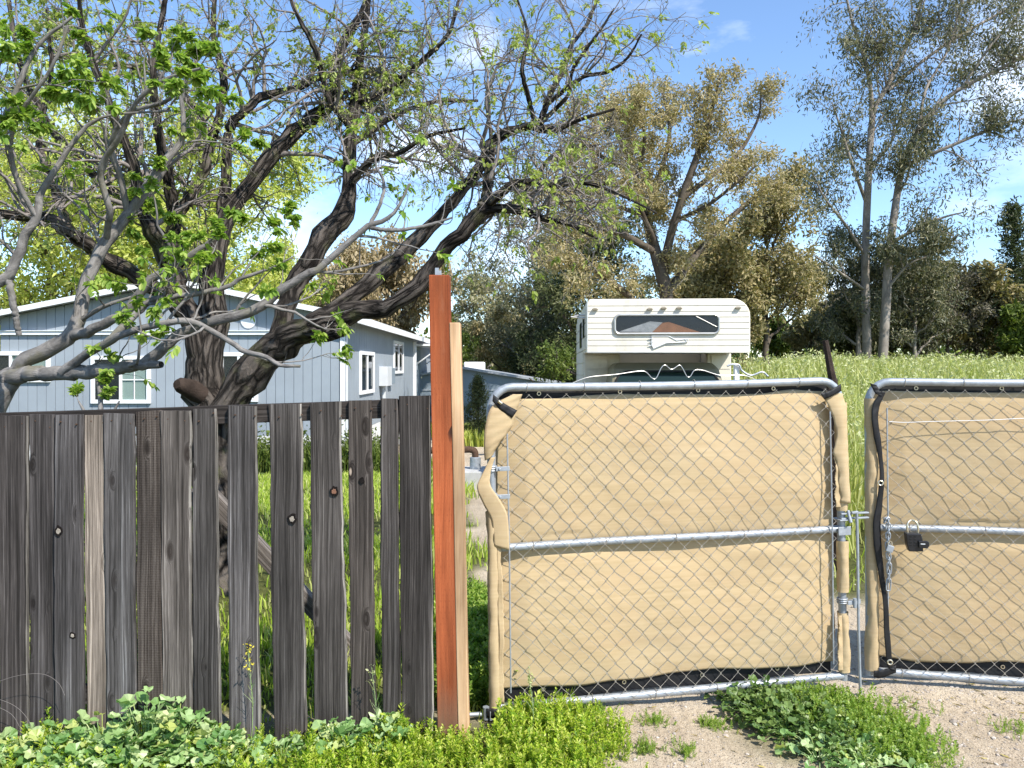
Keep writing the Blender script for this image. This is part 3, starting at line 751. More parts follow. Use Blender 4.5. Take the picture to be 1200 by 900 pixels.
mb = MB(); mb.tube([q1(1004, 600, -.05), q1(1005, 640, -.05), q1(1006, 730, -.05), q1(1008.5, 819, -.05)], .0075, 10)
mb.tube([q1(998, 601, -.05), q1(1005, 600, -.05)], .008, 8)
mb.build('drop_rod', M['galv'], g1, smooth=True)
mb = MB(); lv = q1(1000, 603)[2]
for dz in (-.013, .013): mb.box((W1-.02, -.035, lv+dz-.004), (W1+.14, -.012, lv+dz+.004))
mb.box((W1-.035, -.045, lv-.022), (W1+.035, .03, lv-.016)); mb.box((W1-.036, -.032, lv-.10), (W1+.036, -.026, lv-.055)); mb.tube([(W1+.02, -.055, lv-.03), (W1+.02, -.03, lv+.03)], .009, 8)
mb.build('latch', M['galv'], g1, bev=.0015); mb = MB(); mb.box((W1+.0, -.052, .41), (W1+.07, -.044, .43)); mb.tube([(W1+.036, -.055, .395), (W1+.036, -.055, .445)], .010, 8)
mb.build('rod_guide', M['galv'], g1, bev=.0015)
# bottom hinge
mb = MB(); mb.tube([(-.17, .0, .0), (-.05, 0, -.005)], .011, 10); mb.tube([(-.045, -.012, -.025), (-.045, -.012, .035)], .016, 10); mb.box((-.03, -.04, -.022), (.04, -.03, .022)); mb.tube([(.02, -.03, -.03), (.02, -.03, .02)], .018, 10)
mb.build('hinge', M['galv'], g1, smooth=True)
V, F = ribbon([(np.array([-.045, -.03, .035]), np.array([-.045, -.03, -.01])), (np.array([.0, -.045, .035]), np.array([.0, -.045, -.005])), (np.array([.06, -.03, .045]), np.array([.06, -.03, .0]))], 7, .0008, 4)
thick(mk('corner_band', V, F, M['black_band'], g1, smooth=True), .003)
# the loose white wire that curls above the top rail
mb = MB(); w = .05
pts = [q1(a, b, w) for a, b in ((668, 450), (690, 442), (720, 439), (748, 435), (757, 436), (764, 443), (769, 443), (775, 431), (780, 428), (787, 433), (796, 428), (800, 432), (805, 441), (809, 441), (814, 434), (824, 434), (845, 440), (872, 440), (890, 447))]
mb.tube(spline(pts, 90), .0021, 6); mb.build('loose_wire', M['camper_trim'] if 'camper_trim' in M else M['galv'], g1, smooth=True)

O2 = ((1019-600)/900*4.17, 4.17, -.02); A2 = R(-11.0); W2 = 1.87; H2 = 1.59
g2, q2 = build_gate(O2, A2, R(.2), W2, H2, 'tan screened chain link gate with a black wavy band and padlock', 6)
wrap_tube(0, .03, 1.50, .032, 13, parent=g2, name='stile_wrap', n=70, cx=.012, cw=-.002)
rows = []
for a, b, y in ((1019, 1027, 449), (1026, 1034, 462), (1033, 1038, 458), (1023, 1031, 474), (1021, 1029, 490), (1024, 1032, 512), (1028, 1034, 530), (1031, 1036, 555), (1027, 1034, 590), (1023, 1032, 612), (1024, 1033, 640), (1029, 1036, 670), (1034, 1040, 700), (1036, 1043, 740), (1039, 1046, 776), (1042, 1050, 784)):
    rows.append((q2(a, y, -.046), q2(b, y+2, -.044)))
V, F = ribbon([rows[0], rows[1]], 10, .0008, 4); thick(mk('corner_band', V, F, M['black_band'], g2, smooth=True), .003)
V, F = ribbon(rows[2:], 8, .0015, 5); V[:, 1] += .008*vnoise(V[:, 2], V[:, 0]*3, 9, 2); thick(mk('edge_band', V, F, M['black_band'], g2, smooth=True), .003)
V, F = ribbon([(q2(1024, 786, -.040), q2(1024, 794, -.040)), (q2(1034, 785, -.043), q2(1034, 794, -.043)), (q2(1050, 780, -.036), q2(1050, 788, -.036))], 7, .0008, 4); thick(mk('corner_band', V, F, M['black_band'], g2, smooth=True), .003)
for a, b in ((1032, 566), (1043, 776)):
    mb = MB(); c = q2(a, b, -.056); mb.tube([c+np.array([.012*math.cos(x), 0, .012*math.sin(x)]) for x in np.arange(12)*.5236], .004, 6, True)
    mb.build('band_eyelet', M['brass'], g2, smooth=True)
mb = MB(); mb.tube([(.085, -.030, .1), (.088, -.031, .8), (.085, -.030, 1.45)], .004, 6); mb.build('tension_bar', M['galv'], g2, smooth=True)
mb = MB(); pts = [q2(a, b, -.034) for a, b in ((1042, 494), (1060, 495), (1090, 494), (1130, 493), (1165, 492), (1205, 490), (1290, 488))]; mb.tube(spline(pts, 40), .0017, 5); mb.build('tie_strand', M['white_paint'], g2, smooth=True)
# chain and lock
def link(mb, c, d, n, L=.034, wd=.011, r=.0035):
    d = unit(np.array(d, float)); n = unit(np.array(n, float)-d*np.dot(n, d))
    pts = []
    for x in np.arange(14)*2*math.pi/14:
        e = L/2-wd; s = math.sin(x)*wd+(e if math.sin(x) > .01 else -e if math.sin(x) < -.01 else 0)
        pts.append(c+d*s+n*math.cos(x)*wd)
    mb.tube(pts, r, 6, True)
ch = empty('gate_chain'); ch.matrix_world = GM[6].copy()
tag(ch, 'short steel chain hanging beside the black band at the gate gap', 'chain')
cp = spline([q2(1036, 612, -.05), q2(1040, 607, -.06), q2(1041, 622, -.062), q2(1040, 640, -.065), q2(1042, 660, -.062), q2(1041, 690, -.058)], 17)
mb = MB()
for i in range(16):
    d = cp[i+1]-cp[i]; link(mb, (cp[i]+cp[i+1])/2, d, (1, 0, 0) if i % 2 else (0, 1, 0), np.linalg.norm(d)*1.5)
mb.build('links', M['galv'], ch, smooth=True)
lk = empty('small_lock'); lk.matrix_world = GM[6] @ Matrix.Translation(Vector(q2(1043, 642, -.085)))
tag(lk, 'small silver lock hanging on the chain beside the black band', 'padlock')
mb = MB(); mb.box((-.017, -.010, -.022), (.017, .010, .014), Matrix.Rotation(R(18), 4, 'Y')); mb.build('body', M['galv'], lk, bev=.003)
mb = MB(); mb.tube([(-.008, 0, .01), (-.009, 0, .028), (-.002, 0, .037), (.008, 0, .032), (.011, 0, .012)], .0032, 7); mb.build('shackle', M['brass'], lk, smooth=True)
pk = empty('black_padlock'); pk.matrix_world = GM[6] @ Matrix.Translation(Vector(q2(1071, 634, -.062)))
tag(pk, 'black square padlock with pale shackle hanging from the mid rail', 'padlock')
mb = MB(); mb.prism([(-.046, .044), (.030, .044), (.036, .018), (.040, -.05), (-.030, -.052), (-.040, -.02)], -.024, .018); mb.build('body', M['black_plastic'], pk, bev=.005)
mb = MB(); mb.prism([(.012, .008), (.058, .010), (.064, -.002), (.060, -.026), (.048, -.030), (.014, -.028)], -.036, -.0245); mb.box((.040, -.032, -.022), (.066, -.006, .004)); mb.build('dial_cover', M['black_plastic'], pk, bev=.003)
mb = MB()
for i in range(2):
    for j in range(4): mb.box((-.03+i*.022, -.0265, .026-j*.016), (-.017+i*.022, -.0238, .034-j*.016))
mb.build('keys', M['rubber'], pk, bev=.001)
mb = MB(); mb.box((.022, -.0375, -.009), (.044, -.0362, -.004)); mb.build('plate', M['grey_box'], pk)
mb = MB(); sp = [(-.030, -.002, .040), (-.034, -.004, .070), (-.030, .0, .094), (-.010, .01, .108), (.012, .0, .100), (.020, -.004, .070), (.018, -.002, .040)]; mb.tube(spline(sp, 40), .0055, 9); mb.build('shackle', M['brass'], pk, smooth=True)
# gate 2's hinge post out of the picture
e2 = GM[6] @ Vector((W2+.09, 0, 0))
hp = MB(); hp.lathe([(.045, -.3), (.045, 1.72), (.05, 1.72), (.05, 1.75), (.02, 1.775)], (0, 0, 0), 16)
o = hp.build('steel_post', M['galv'], None, smooth=True); o.location = (e2.x, e2.y, 0); tag(o, 'round galvanised steel post beyond the hinge of the padlocked gate', 'post')

# ---------------------------------------------------------------- house
house = empty('manufactured_house', (-7.5, 17, -.6)); hl = Vector(house.location)
tag(house, 'low blue grey sided house with white trim behind the old tree', 'house')
def hpart(mb, name, m, parent=None, bev=0, smooth=False):
    o = mb.build(name, m, parent or house, smooth, bev)
    if parent is None or parent is house: o.location = -hl
    return o
AX, AZ, EX, EZ = -7.5, 3.50, 3.82, 2.745
def gz_(x): return AZ-(AZ-EZ)*abs(x-AX)/EX
mb = MB(); xe = AX+EX; x = AX-EX
mb.prism([(AX-EX+.02, .14), (xe-.02, .14), (xe-.02, EZ-.03), (AX, AZ-.03), (AX-EX+.02, EZ-.03)], 17.014, 17.12)
wv = .203
while x < xe-.01:
    x2 = min(x+wv-.012, xe)
    for (z0, z1, a, b) in ((.13, 2.40, None, None), (2.405, None, gz_(x)-.01, gz_(x2)-.01)):
        if z1 is not None: mb.box((x, 17.0, z0), (x2, 17.0145, z1))
        elif x < AX < x2: mb.prism([(x, z0), (x2, z0), (x2, b), (AX, AZ-.01), (x, a)], 17.0, 17.0145)
        else: mb.prism([(x, z0), (x2, z0), (x2, b), (x, a)], 17.0, 17.0145)
    x += wv
hpart(mb, 'front_wall', M['siding'])
mb = MB(); mb.box((xe-.13, 17.02, .14), (xe-.015, 35, EZ-.02)); y = 17.0
while y < 34.9:
    mb.box((xe-.0145, y+.001, .13), (xe, y+.291, EZ-.02)); y += .305
mb.box((AX-EX+.015, 17.13, .14), (AX-EX+.13, 35, EZ-.02)); mb.prism([(AX-EX+.13, .14), (xe-.13, .14), (xe-.13, EZ-.03), (AX, AZ-.03), (AX-EX+.13, EZ-.03)], 34.9, 35)
hpart(mb, 'side_wall', M['siding'])
mb = MB()
for k in range(8): mb.box((AX-EX+.02+k*.952, 16.985, -.85), (AX-EX+.02+k*.952+.944, 17.005, .125))
for k in range(18): mb.box((xe-.03, 17.01+k*1.0, -1.2), (xe-.008, 17.01+k*1.0+.99, .125))
hpart(mb, 'skirting', M['skirt'])
mb = MB(); o_ = .32
for s in (-1, 1):
    e = AX+s*(EX+o_); ez = gz_(AX+EX+o_)
    pts = [(AX, AZ+.01), (e, ez+.01), (e, ez+.10), (AX, AZ+.11)]
    if s < 0: pts = pts[::-1]
    mb.prism(pts, 16.70, 35.3)
hpart(mb, 'roof', M['roof'])
mb = MB()
for s in (-1, 1):
    e = AX+s*(EX+o_+.01); ez = gz_(AX+EX+o_)
    pts = [(AX, AZ-.02), (e, ez-.02), (e, ez+.095), (AX, AZ+.103)]
    if s < 0: pts = pts[::-1]
    mb.prism(pts, 16.665, 16.698)
    mb.box((min(e, e+s*.03), 16.67, ez-.08), (max(e, e+s*.03), 35.32, ez+.09))
hpart(mb, 'fascia', M['white_paint'])
mb = MB(); mb.box((AX-EX-.05, 16.93, 2.36), (xe+.05, 16.998, 2.44)); mb.box((AX-EX-.05, 16.90, 2.44), (xe+.05, 16.998, 2.455)); mb.box((xe-.12, 16.97, .1), (xe+.012, 16.998, 2.355)); mb.box((xe+.001, 16.97, .1), (xe+.02, 17.13, EZ-.05))
hpart(mb, 'trim', M['white_paint'])
def window_front(px0, px1, py0, py1, grid=True, door=False):
    a, b = P(px0, py1, 16.95), P(px1, py0, 16.95); x0, z0, x1, z1 = a[0], a[2], b[0], b[2]; xm = (x0+x1)/2
    mb = MB(); f = .085
    mb.box((x0, 16.94, z0), (x0+f, 17.0, z1)); mb.box((x1-f, 16.94, z0), (x1, 17.0, z1)); mb.box((x0+f, 16.94, z0), (x1-f, 17.0, z0+f)); mb.box((x0+f, 16.94, z1-f), (x1-f, 17.0, z1)); mb.box((xm-.03, 16.945, z0+f), (xm+.03, 17.0, z1-f))
    w = hpart(mb, 'window', M['white_paint'], bev=.006)
    if grid:
        mb = MB(); zc = (z0+z1)/2
        for xa, xb in ((xm+.03, x1-f),):
            mb.box(((xa+xb)/2-.011, 16.962, z0+f), ((xa+xb)/2+.011, 16.972, z1-f))
            mb.box((xa, 16.9625, zc-.011), (xb, 16.9715, zc+.011))
        mb.build('muntins', M['white_paint'], w)
    mb = MB(); mb.box((x0+f, 16.976, z0+f), (xm-.03, 16.98, z1-f)); mb.box((xm+.03, 16.976, z0+f), (x1-f, 16.98, z1-f)); mb.build('pane', M['glass'], w)
    mb = MB(); mb.box((xm+.03, 16.992, z0+f), (x1-f, 16.997, z1-f)); mb.build('blind', M['blind'], w)
    mb = MB(); mb.box((x0+f, 16.993, z0+f), (xm-.03, 16.997, z1-f)); mb.build('dark_opening', M['black_plastic'], w)
window_front(106, 176, 417, 473); window_front(257, 302, 413, 471); window_front(-34, 58, 412, 448, False)
def window_side(Y0, Y1, z0, z1):
    f = .09; mb = MB(); x0 = xe+.001; x1 = xe+.05; ym = (Y0+Y1)/2
    mb.box((x0, Y0, z0), (x1, Y0+f, z1)); mb.box((x0, Y1-f, z0), (x1, Y1, z1)); mb.box((x0, Y0+f, z0), (x1, Y1-f, z0+f)); mb.box((x0, Y0+f, z1-f), (x1, Y1-f, z1)); mb.box((x0, ym-.03, z0+f), (x1-.005, ym+.03, z1-f))
    w = hpart(mb, 'window', M['white_paint'])
    mb = MB(); mb.box((x0+.012, Y0+f, z0+f), (x0+.016, ym-.03, z1-f)); mb.box((x0+.012, ym+.03, z0+f), (x0+.016, Y1-f, z1-f)); mb.build('pane', M['dark_glass'], w)
    mb = MB(); mb.box((x0+.002, ym+.03, z0+f), (x0+.006, Y1-f, z1-f)); mb.build('blind', M['blind'], w)
window_side(18.5, 20.35, .98, 2.04); window_side(23.8, 25.8, 1.44, 2.47)
mb = MB(); mb.box((xe+.002, 21.2, 1.12), (xe+.24, 22.0, 1.66)); mb.box((xe+.06, 21.45, -.6), (xe+.14, 21.55, 1.12)); hpart(mb, 'meter_box', M['grey_box'], bev=.01)
mb = MB(); mb.box((xe+.002, 22.6, 1.15), (xe+.15, 23.2, 1.62)); hpart(mb, 'vent_unit', M['shed'], bev=.01)
mb = MB(); mb.box((xe+.001, 29.2, 2.45), (xe+1.15, 32.6, 2.53)); mb.tube([(xe+.03, 29.3, 1.75), (xe+1.0, 29.3, 2.45)], .03, 6); mb.tube([(xe+.03, 32.4, 1.75), (xe+1.0, 32.4, 2.45)], .03, 6); mb.box((xe+.002, 28.6, -.8), (xe+.11, 28.72, 2.6)); hpart(mb, 'awning', M['white_paint'])
mb = MB(); mb.box((xe+.002, 29.6, .2), (xe+.04, 30.6, 2.3)); d = hpart(mb, 'door', M['shed'], bev=.008)
mb = MB(); mb.lathe([(.03, 0), (.03, .06)], (xe+.08, 30.5, 1.2), 8); mb.build('handle', M['brass'], d)
mb = MB(); mb.lathe([(.17, 0), (.17, .01), (.15, .018)], (0, 0, 0), 18); o = mb.build('vent_cover', M['white_paint'], house); o.matrix_local = Matrix.Translation(Vector(P(291, 376, 16.99))-hl) @ Matrix.Rotation(R(90), 4, 'X')

# outbuilding beyond the drive
shed = empty('outbuilding', (-1.4, 31, -.9)); sl = Vector(shed.location)
tag(shed, 'low blue grey outbuilding with a shallow gable beyond the driveway', 'shed')
sy = 31.; pA = P(543, 431, sy); pB = P(655, 449, sy); zl = -1.1; pL = (pA[0]-(pB[0]-pA[0]), pB[2])
mb = MB(); mb.prism([(pL[0], zl), (pB[0], zl), (pB[0], pB[2]-.06), (pA[0], pA[2]-.06), (pL[0], pL[1]-.06)], sy, sy+7); o = mb.build('wall', M['shed'], shed); o.location = -sl
mb = MB()
mb.prism([(pA[0], pA[2]-.05), (pB[0]+.25, pB[2]-.09), (pB[0]+.25, pB[2]+.0), (pA[0], pA[2]+.04)], sy-.25, sy+7.2)
mb.prism([(pA[0], pA[2]+.04), (pL[0]-.25, pL[1]), (pL[0]-.25, pL[1]-.09), (pA[0], pA[2]-.05)], sy-.25, sy+7.2); rf = mb.build('roof', M['roof'], shed); rf.location = -sl
mb = MB(); zt_ = P(600, 457, sy)[2]; mb.box((pL[0], sy-.03, zt_-.03), (pB[0], sy-.002, zt_+.03)); o = mb.build('trim', M['siding'], shed); o.location = -sl
mb = MB(); c = P(556, 428, sy+2); mb.box((c[0]-.45, sy+1.8, c[2]-.3), (c[0]+.45, sy+2.5, c[2]+.14)); mb.build('vent', M['white_paint'], rf, bev=.06)

# barrier pipe and block on the drive
bp = empty('pipe_barrier', tuple(P(558, 546, 12.5))); tag(bp, 'dark pipe with an elbow standing on a concrete block by the driveway', 'pipe')
mb = MB(); L = [P(500, 528, 12.5), P(540, 527, 12.5), P(552, 527, 12.5), P(556.5, 530, 12.5), P(557, 538, 12.5)]; mb.tube(spline(np.array(L)-np.array(bp.location), 30), .055, 10); mb.build('pipe', M['rust'], bp, smooth=True)
mb = MB(); mb.lathe([(.09, .0), (.09, .22), (.075, .23)], (P(557, 547, 12.5)-np.array(bp.location))+np.array([0, 0, -.07]), 12); mb.build('socket', M['galv'], bp, smooth=True)
mb = MB(); q = P(550, 553, 12.5)-np.array(bp.location); mb.box((q[0]-.55, -.35, q[2]-.35), (q[0]+.40, .35, q[2]+.05)); mb.build('block', M['concrete'], bp, bev=.02)

# ---------------------------------------------------------------- truck and camper
CX = 2.135; CY = 10.5; gzc = -.36
truck = empty('pickup_truck', (CX-.04, 9.6, gzc), (0, 0, R(-3))); tag(truck, 'dark green pickup truck under the cream camper, mostly behind the gate', 'truck')
def tp(mb, name, m, parent=None, bev=0, smooth=False):
    return mb.build(name, m, parent or truck, smooth, bev)
hw = .93
mb = MB()   # local: x across, y back, z up from ground
mb.prism([(-.55, .48), (-.55, .95), (-.45, 1.05), (.75, 1.18), (.80, 1.20), (2.55, 1.20), (2.55, .48)], -hw, hw, 'x')
tp(mb, 'body', M['truck'], bev=.05)
mb = MB()
def ring(y0, z, w, y1): return [(-w, y0, z), (w, y0, z), (w, y1, z), (-w, y1, z)]
V = np.array(ring(.72, 1.2, .88, 2.5)+ring(1.15, 1.98, .74, 2.42)+ring(1.28, 2.07, .68, 2.36))
mb.add(V, [[0, 1, 5, 4], [1, 2, 6, 5], [2, 3, 7, 6], [3, 0, 4, 7], [4, 5, 9, 8], [5, 6, 10, 9], [6, 7, 11, 10], [7, 4, 8, 11], [8, 9, 10, 11], [3, 2, 1, 0]])
cab = tp(mb, 'cab', M['truck_tan'], bev=.05)
def on_cab(f, s, off=.012):    # windshield plane point
    a = np.array([-.88+1.76*s, .72, 1.2]); b = np.array([-.74+1.48*s, 1.15, 1.98]); n = np.array([0, -.876, .483]); return a+(b-a)*f+n*off
pts = [on_cab(.10, .05), on_cab(.10, .95), on_cab(.80, .955), on_cab(.90, .93), on_cab(.95, .86), on_cab(.95, .14), on_cab(.90, .07), on_cab(.80, .045)]
mb = MB(); V = np.array(pts+[p-np.array([0, -.876, .483])*.01 for p in pts]); n_ = len(pts)
mb.add(V, [list(range(n_)), list(range(2*n_-1, n_-1, -1))]+[[i, i+n_, (i+1) % n_+n_, (i+1) % n_] for i in range(n_)])
k = NT('windscreen_glass'); k.set(.12, .5); k.base((.010, .022, .016)); ws = tp(mb, 'windscreen', k.m)
mb = MB(); mb.tube([p for p in pts], .016, 6, True); mb.build('seal', M['rubber'], ws)
mb = MB(); mb.tube([on_cab(.10, .45, .03), on_cab(.55, .22, .03)], .008, 5); mb.tube([on_cab(.10, .85, .03), on_cab(.55, .62, .03)], .008, 5); tp(mb, 'wipers', M['rubber'])
mb = MB(); mb.box((-.62, -.575, .68), (.62, -.54, .93)); tp(mb, 'grille', M['black_plastic'], bev=.01)
for s in (-1, 1):
    mb = MB(); mb.box((s*.78-.13, -.58, .72), (s*.78+.13, -.545, .90)); tp(mb, 'headlight', M['camper_trim'], bev=.02)
    mb = MB(); mb.box((s*1.07-.09, .78, 1.28), (s*1.07+.09, .86, 1.50)); mb.tube([(s*.90, .85, 1.3), (s*1.0, .83, 1.34)], .015, 6); tp(mb, 'mirror', M['camper_trim'], bev=.015)
mb = MB(); mb.box((-.98, -.72, .46), (.98, -.57, .64)); tp(mb, 'bumper', M['camper_trim'], bev=.03)
for y in (.25, 3.5):
    for s in (-1, 1):
        mb = MB(); mb.lathe([(.20, -.11), (.35, -.11), (.37, -.06), (.37, .06), (.35, .11), (.20, .11)], (0, 0, 0), 24); w = tp(mb, 'wheel', M['rubber'], smooth=True); w.matrix_local = Matrix.Translation((s*.82, y, .36)) @ Matrix.Rotation(R(90), 4, 'Y')
        mb = MB(); mb.lathe([(.05, -.09), (.19, -.10), (.21, -.02), (.21, .1), (.05, .1)], (0, 0, 0), 20); mb.build('rim', M['camper_trim'], w, smooth=True)
mb = MB(); mb.prism([(2.56, .55), (2.56, 1.1), (5.0, 1.1), (5.0, .55)], -.95, .95, 'x'); tp(mb, 'bed', M['truck'], bev=.03)

camper = empty('truck_camper', (CX, CY, gzc), (0, 0, R(-3))); tag(camper, 'old cream truck camper with a wide front window above the cab', 'camper')
cw = 1.108; zb, ztop = 1.85-gzc, 2.583-gzc
def outline(y_extra=0, rt=.24, rl=.07, n=7):
    pts = [(-cw, zb)]
    pts += [(cw-.03, zb), (cw, zb+.04)]
    for i in range(n+1):
        a = math.pi/2*i/n; pts.append((cw-rt+rt*math.cos(a), ztop-rt+rt*math.sin(a)))
    for i in range(n+1):
        a = math.pi/2*i/n; pts.append((-cw+rl-rl*math.sin(a), ztop-rl*.7+rl*.7*math.cos(a)-.0))
    return pts
mb = MB(); mb.prism(outline(), .0, 1.25); 
mb.prism([(1.10, .95), (1.10, zb+.002), (1.252, zb+.002), (1.252, ztop-.02), (4.2, ztop-.02), (4.2, .95)], -cw+.004, -cw+.55, 'x')
mb.prism([(1.10, .95), (1.10, zb+.002), (1.252, zb+.002), (1.252, ztop-.26), (4.2, ztop-.26), (4.2, .95)], cw-.36, cw-.004, 'x')
mb.box((-cw+.55, 1.6, 1.12), (cw-.36, 4.19, ztop-.022))
body = mb.build('shell', M['camper'], camper, bev=.012)
# lap siding: front boards with a small lip each, kept inside the rounded outline
mb = MB(); nb = 9; dz = (ztop-zb-.03)/nb
for i in range(nb):
    z0 = zb+.015+i*dz; z1 = z0+dz-.004; xr = cw-.012
    def xr_(z):
        t = z-(ztop-.24); return cw-.012 if t <= 0 else cw-.24+math.sqrt(max(0, .24**2-t*t))-.012
    a, b = xr_(z0), xr_(z1)
    V = [(-cw+.012, -.012, z0), (a, -.012, z0), (b, -.006, z1), (-cw+.012, -.006, z1), (-cw+.012, .004, z0), (a, .004, z0), (b, .004, z1), (-cw+.012, .004, z1)]
    mb.add(np.array(V), [[0, 1, 2, 3], [4, 7, 6, 5], [0, 4, 5, 1], [1, 5, 6, 2], [2, 6, 7, 3], [3, 7, 4, 0]])
mb.build('front_siding', M['camper'], camper)
mb = MB()
for i in range(8):
    z0 = zb-.9+i*.19
    mb.box((-cw-.012, .05 if z0 > zb else 1.15, z0), (-cw+.003, 4.15, z0+.175))
mb.build('side_siding', M['camper'], camper)
for s in (-1, 1):
    mb = MB()
    for i in range(4): mb.box((s*cw-(.30 if s > 0 else -.02), 1.08, zb-.86+i*.21), (s*cw+(-.02 if s > 0 else .36), 1.098, zb-.86+i*.21+.20))
    mb.build('wing_panel', M['camper'], camper)
mb = MB(); mb.tube([(-cw, -.012, zb+.0), (cw-.02, -.012, zb)], .014, 6); mb.tube([(-cw+.004, -.016, zb), (-cw+.004, -.016, ztop-.04)], .011, 6)
mb.build('edge_trim', M['camper_trim'], camper)
def rrect(x0, x1, z0, z1, r, n=6):
    out = []
    for cx_, cz_, a0 in ((x1-r, z1-r, 0), (x0+r, z1-r, 90), (x0+r, z0+r, 180), (x1-r, z0+r, 270)):
        for i in range(n+1): a = R(a0+90*i/n); out.append((cx_+r*math.cos(a), cz_+r*math.sin(a)))
    return out
c0 = np.array([CX, 0, gzc]); wA = P(721, 391, CY-.03)-c0; wB = P(842, 369, CY-.03)-c0
mb = MB(); rr = rrect(wA[0], wB[0], wA[2], wB[2], .07); mb.tube([(a, -.028, b) for a, b in rr], .017, 8, True); wf = mb.build('window', M['camper_trim'], camper, smooth=True)
mb = MB(); mb.prism(rr[::-1], -.030, -.0255); mb.build('pane', glassmat('camper_glass', (.02, .025, .035), .75), wf)
mb = MB(); mb.prism(rr[::-1], -.0225, -.0205); mb.build('dark_opening', M['black_plastic'], wf)
mb = MB(); xa, za, xb, zb_ = wA[0], wA[2], wB[0], wB[2]; ww = xb-xa; hh = zb_-za
mb.prism([(xa+.36*ww, za+.02), (xa+.82*ww, za+.02), (xa+.52*ww, za+.62*hh), (xa+.46*ww, za+.58*hh)], -.0247, -.0228); mb.build('orange_reflection', M['reflect_orange'], wf)  # flat orange shape behind the pane suggests a reflected terracotta slope
mb = MB(); mb.prism([(xa+.04*ww, za+.03), (xa+.36*ww, za+.02), (xa+.46*ww, za+.60*hh), (xa+.34*ww, za+.66*hh)], -.0246, -.0229); mb.build('grey_reflection', M['reflect_grey'], wf)  # pale flat shape, a window reflection put in as coloured geometry
mb = MB(); mb.tube([(xa+.78*ww, -.034, zb_-.02), (xb-.03, -.034, za+.35*hh)], .006, 5); mb.build('stay_rod', M['camper_trim'], wf)
for px_, py_ in ((698, 362), (762, 362), (778, 361), (796, 361), (864, 361)):
    q = P(px_, py_, CY-.03)-c0; mb = MB(); mb.prism([(q[0]-.035, q[2]-.012), (q[0]+.035, q[2]-.012), (q[0]+.045, q[2]), (q[0]+.02, q[2]+.018), (q[0]-.02, q[2]+.018), (q[0]-.045, q[2])][::-1], -.055, -.012); mb.build('marker_light', M['lamp_amber'], camper, bev=.006)
em = [(764, 394), (784, 394), (793, 399), (803, 397.5), (804, 401), (794, 401.5), (781, 402), (766, 408.5), (764, 404)]
mb = MB(); e3 = [P(a, b, CY-.03)-c0 for a, b in em]; mb.tube([(q[0], -.026, q[2]) for q in e3], .0075, 5, True)
for a, b in ((762, 397), (762, 401), (762, 405)): q = P(a, b, CY-.03)-c0; mb.tube([(q[0]-.02, -.025, q[2]), (q[0]+.04, -.025, q[2])], .006, 5)
q = P(805, 399, CY-.03)-c0; mb.tube([(q[0]+.018*math.cos(t), -.026, q[2]+.018*math.sin(t)) for t in np.arange(8)*.785], .006, 5, True)
mb.build('pennant_emblem', M['grey_box'], camper)
mb = MB(); mb.prism([(q_[0], q_[2]) for q_ in e3], -.0225, -.021); mb.build('emblem_plate', M['camper'], camper)
mb = MB(); q = P(668, 371, CY+.3)-c0; mb.tube([(-cw, .3, q[2]-.02), (q[0], .3, q[2]+.0)], .012, 6); mb.tube([(-cw, .36, q[2]+.03), (q[0]+.05, .36, q[2]+.02)], .012, 6); mb.build('awning_arm', M['camper_trim'], camper)
for ya, yb, za_, zb2 in ((.45, .95, .22, .52), (1.5, 2.2, .1, .5)):
    mb = MB(); mb.box((-cw-.022, ya, zb+za_), (-cw-.013, yb, zb+zb2)); mb.build('side_window', M['dark_glass'], camper)

# posts standing in the field
wp = empty('marker_post', (P(863, 440, 9)[0], 9, -.3)); tag(wp, 'short white post with a wire hook right of the camper', 'post')
b0 = Vector(wp.location); mb = MB(); q = P(863, 428, 9); mb.box((q[0]-.028, 8.97, -.35), (q[0]+.028, 9.03, q[2])); o = mb.build('stake', M['white_paint'], wp, bev=.004); o.location = -b0
mb = MB(); mb.tube(spline([P(a, b, 8.95) for a, b in ((852, 429), (858, 427), (866, 428), (869, 434), (880, 440), (893, 436), (900, 441))], 30), .012, 6); o = mb.build('wire_hook', M['galv'], wp, smooth=True); o.location = -b0
dp = empty('broken_post', (P(975, 440, 6.6)[0], 6.6, -.1)); tag(dp, 'dark weathered stub of a post leaning behind the gap in the gates', 'post')
b0 = Vector(dp.location); mb = MB(); mb.tube(spline([tuple(P(a, b, 6.6))+() for a, b in ((981, 700), (979, 560), (976, 470), (974, 445))], 14), np.linspace(.055, .05, 14)*(1+.08*np.sin(np.arange(14)*2.1)), 9); o = mb.build('stump', M['burnt_wood'], dp); o.location = -b0
mb = MB(); mb.tube(spline([P(a, b, 6.62) for a, b in ((976, 447), (973, 432), (970, 415), (967, 399))], 10), np.linspace(.036, .024, 10), 7); o = mb.build('splinter', M['burnt_wood'], dp); o.location = -b0

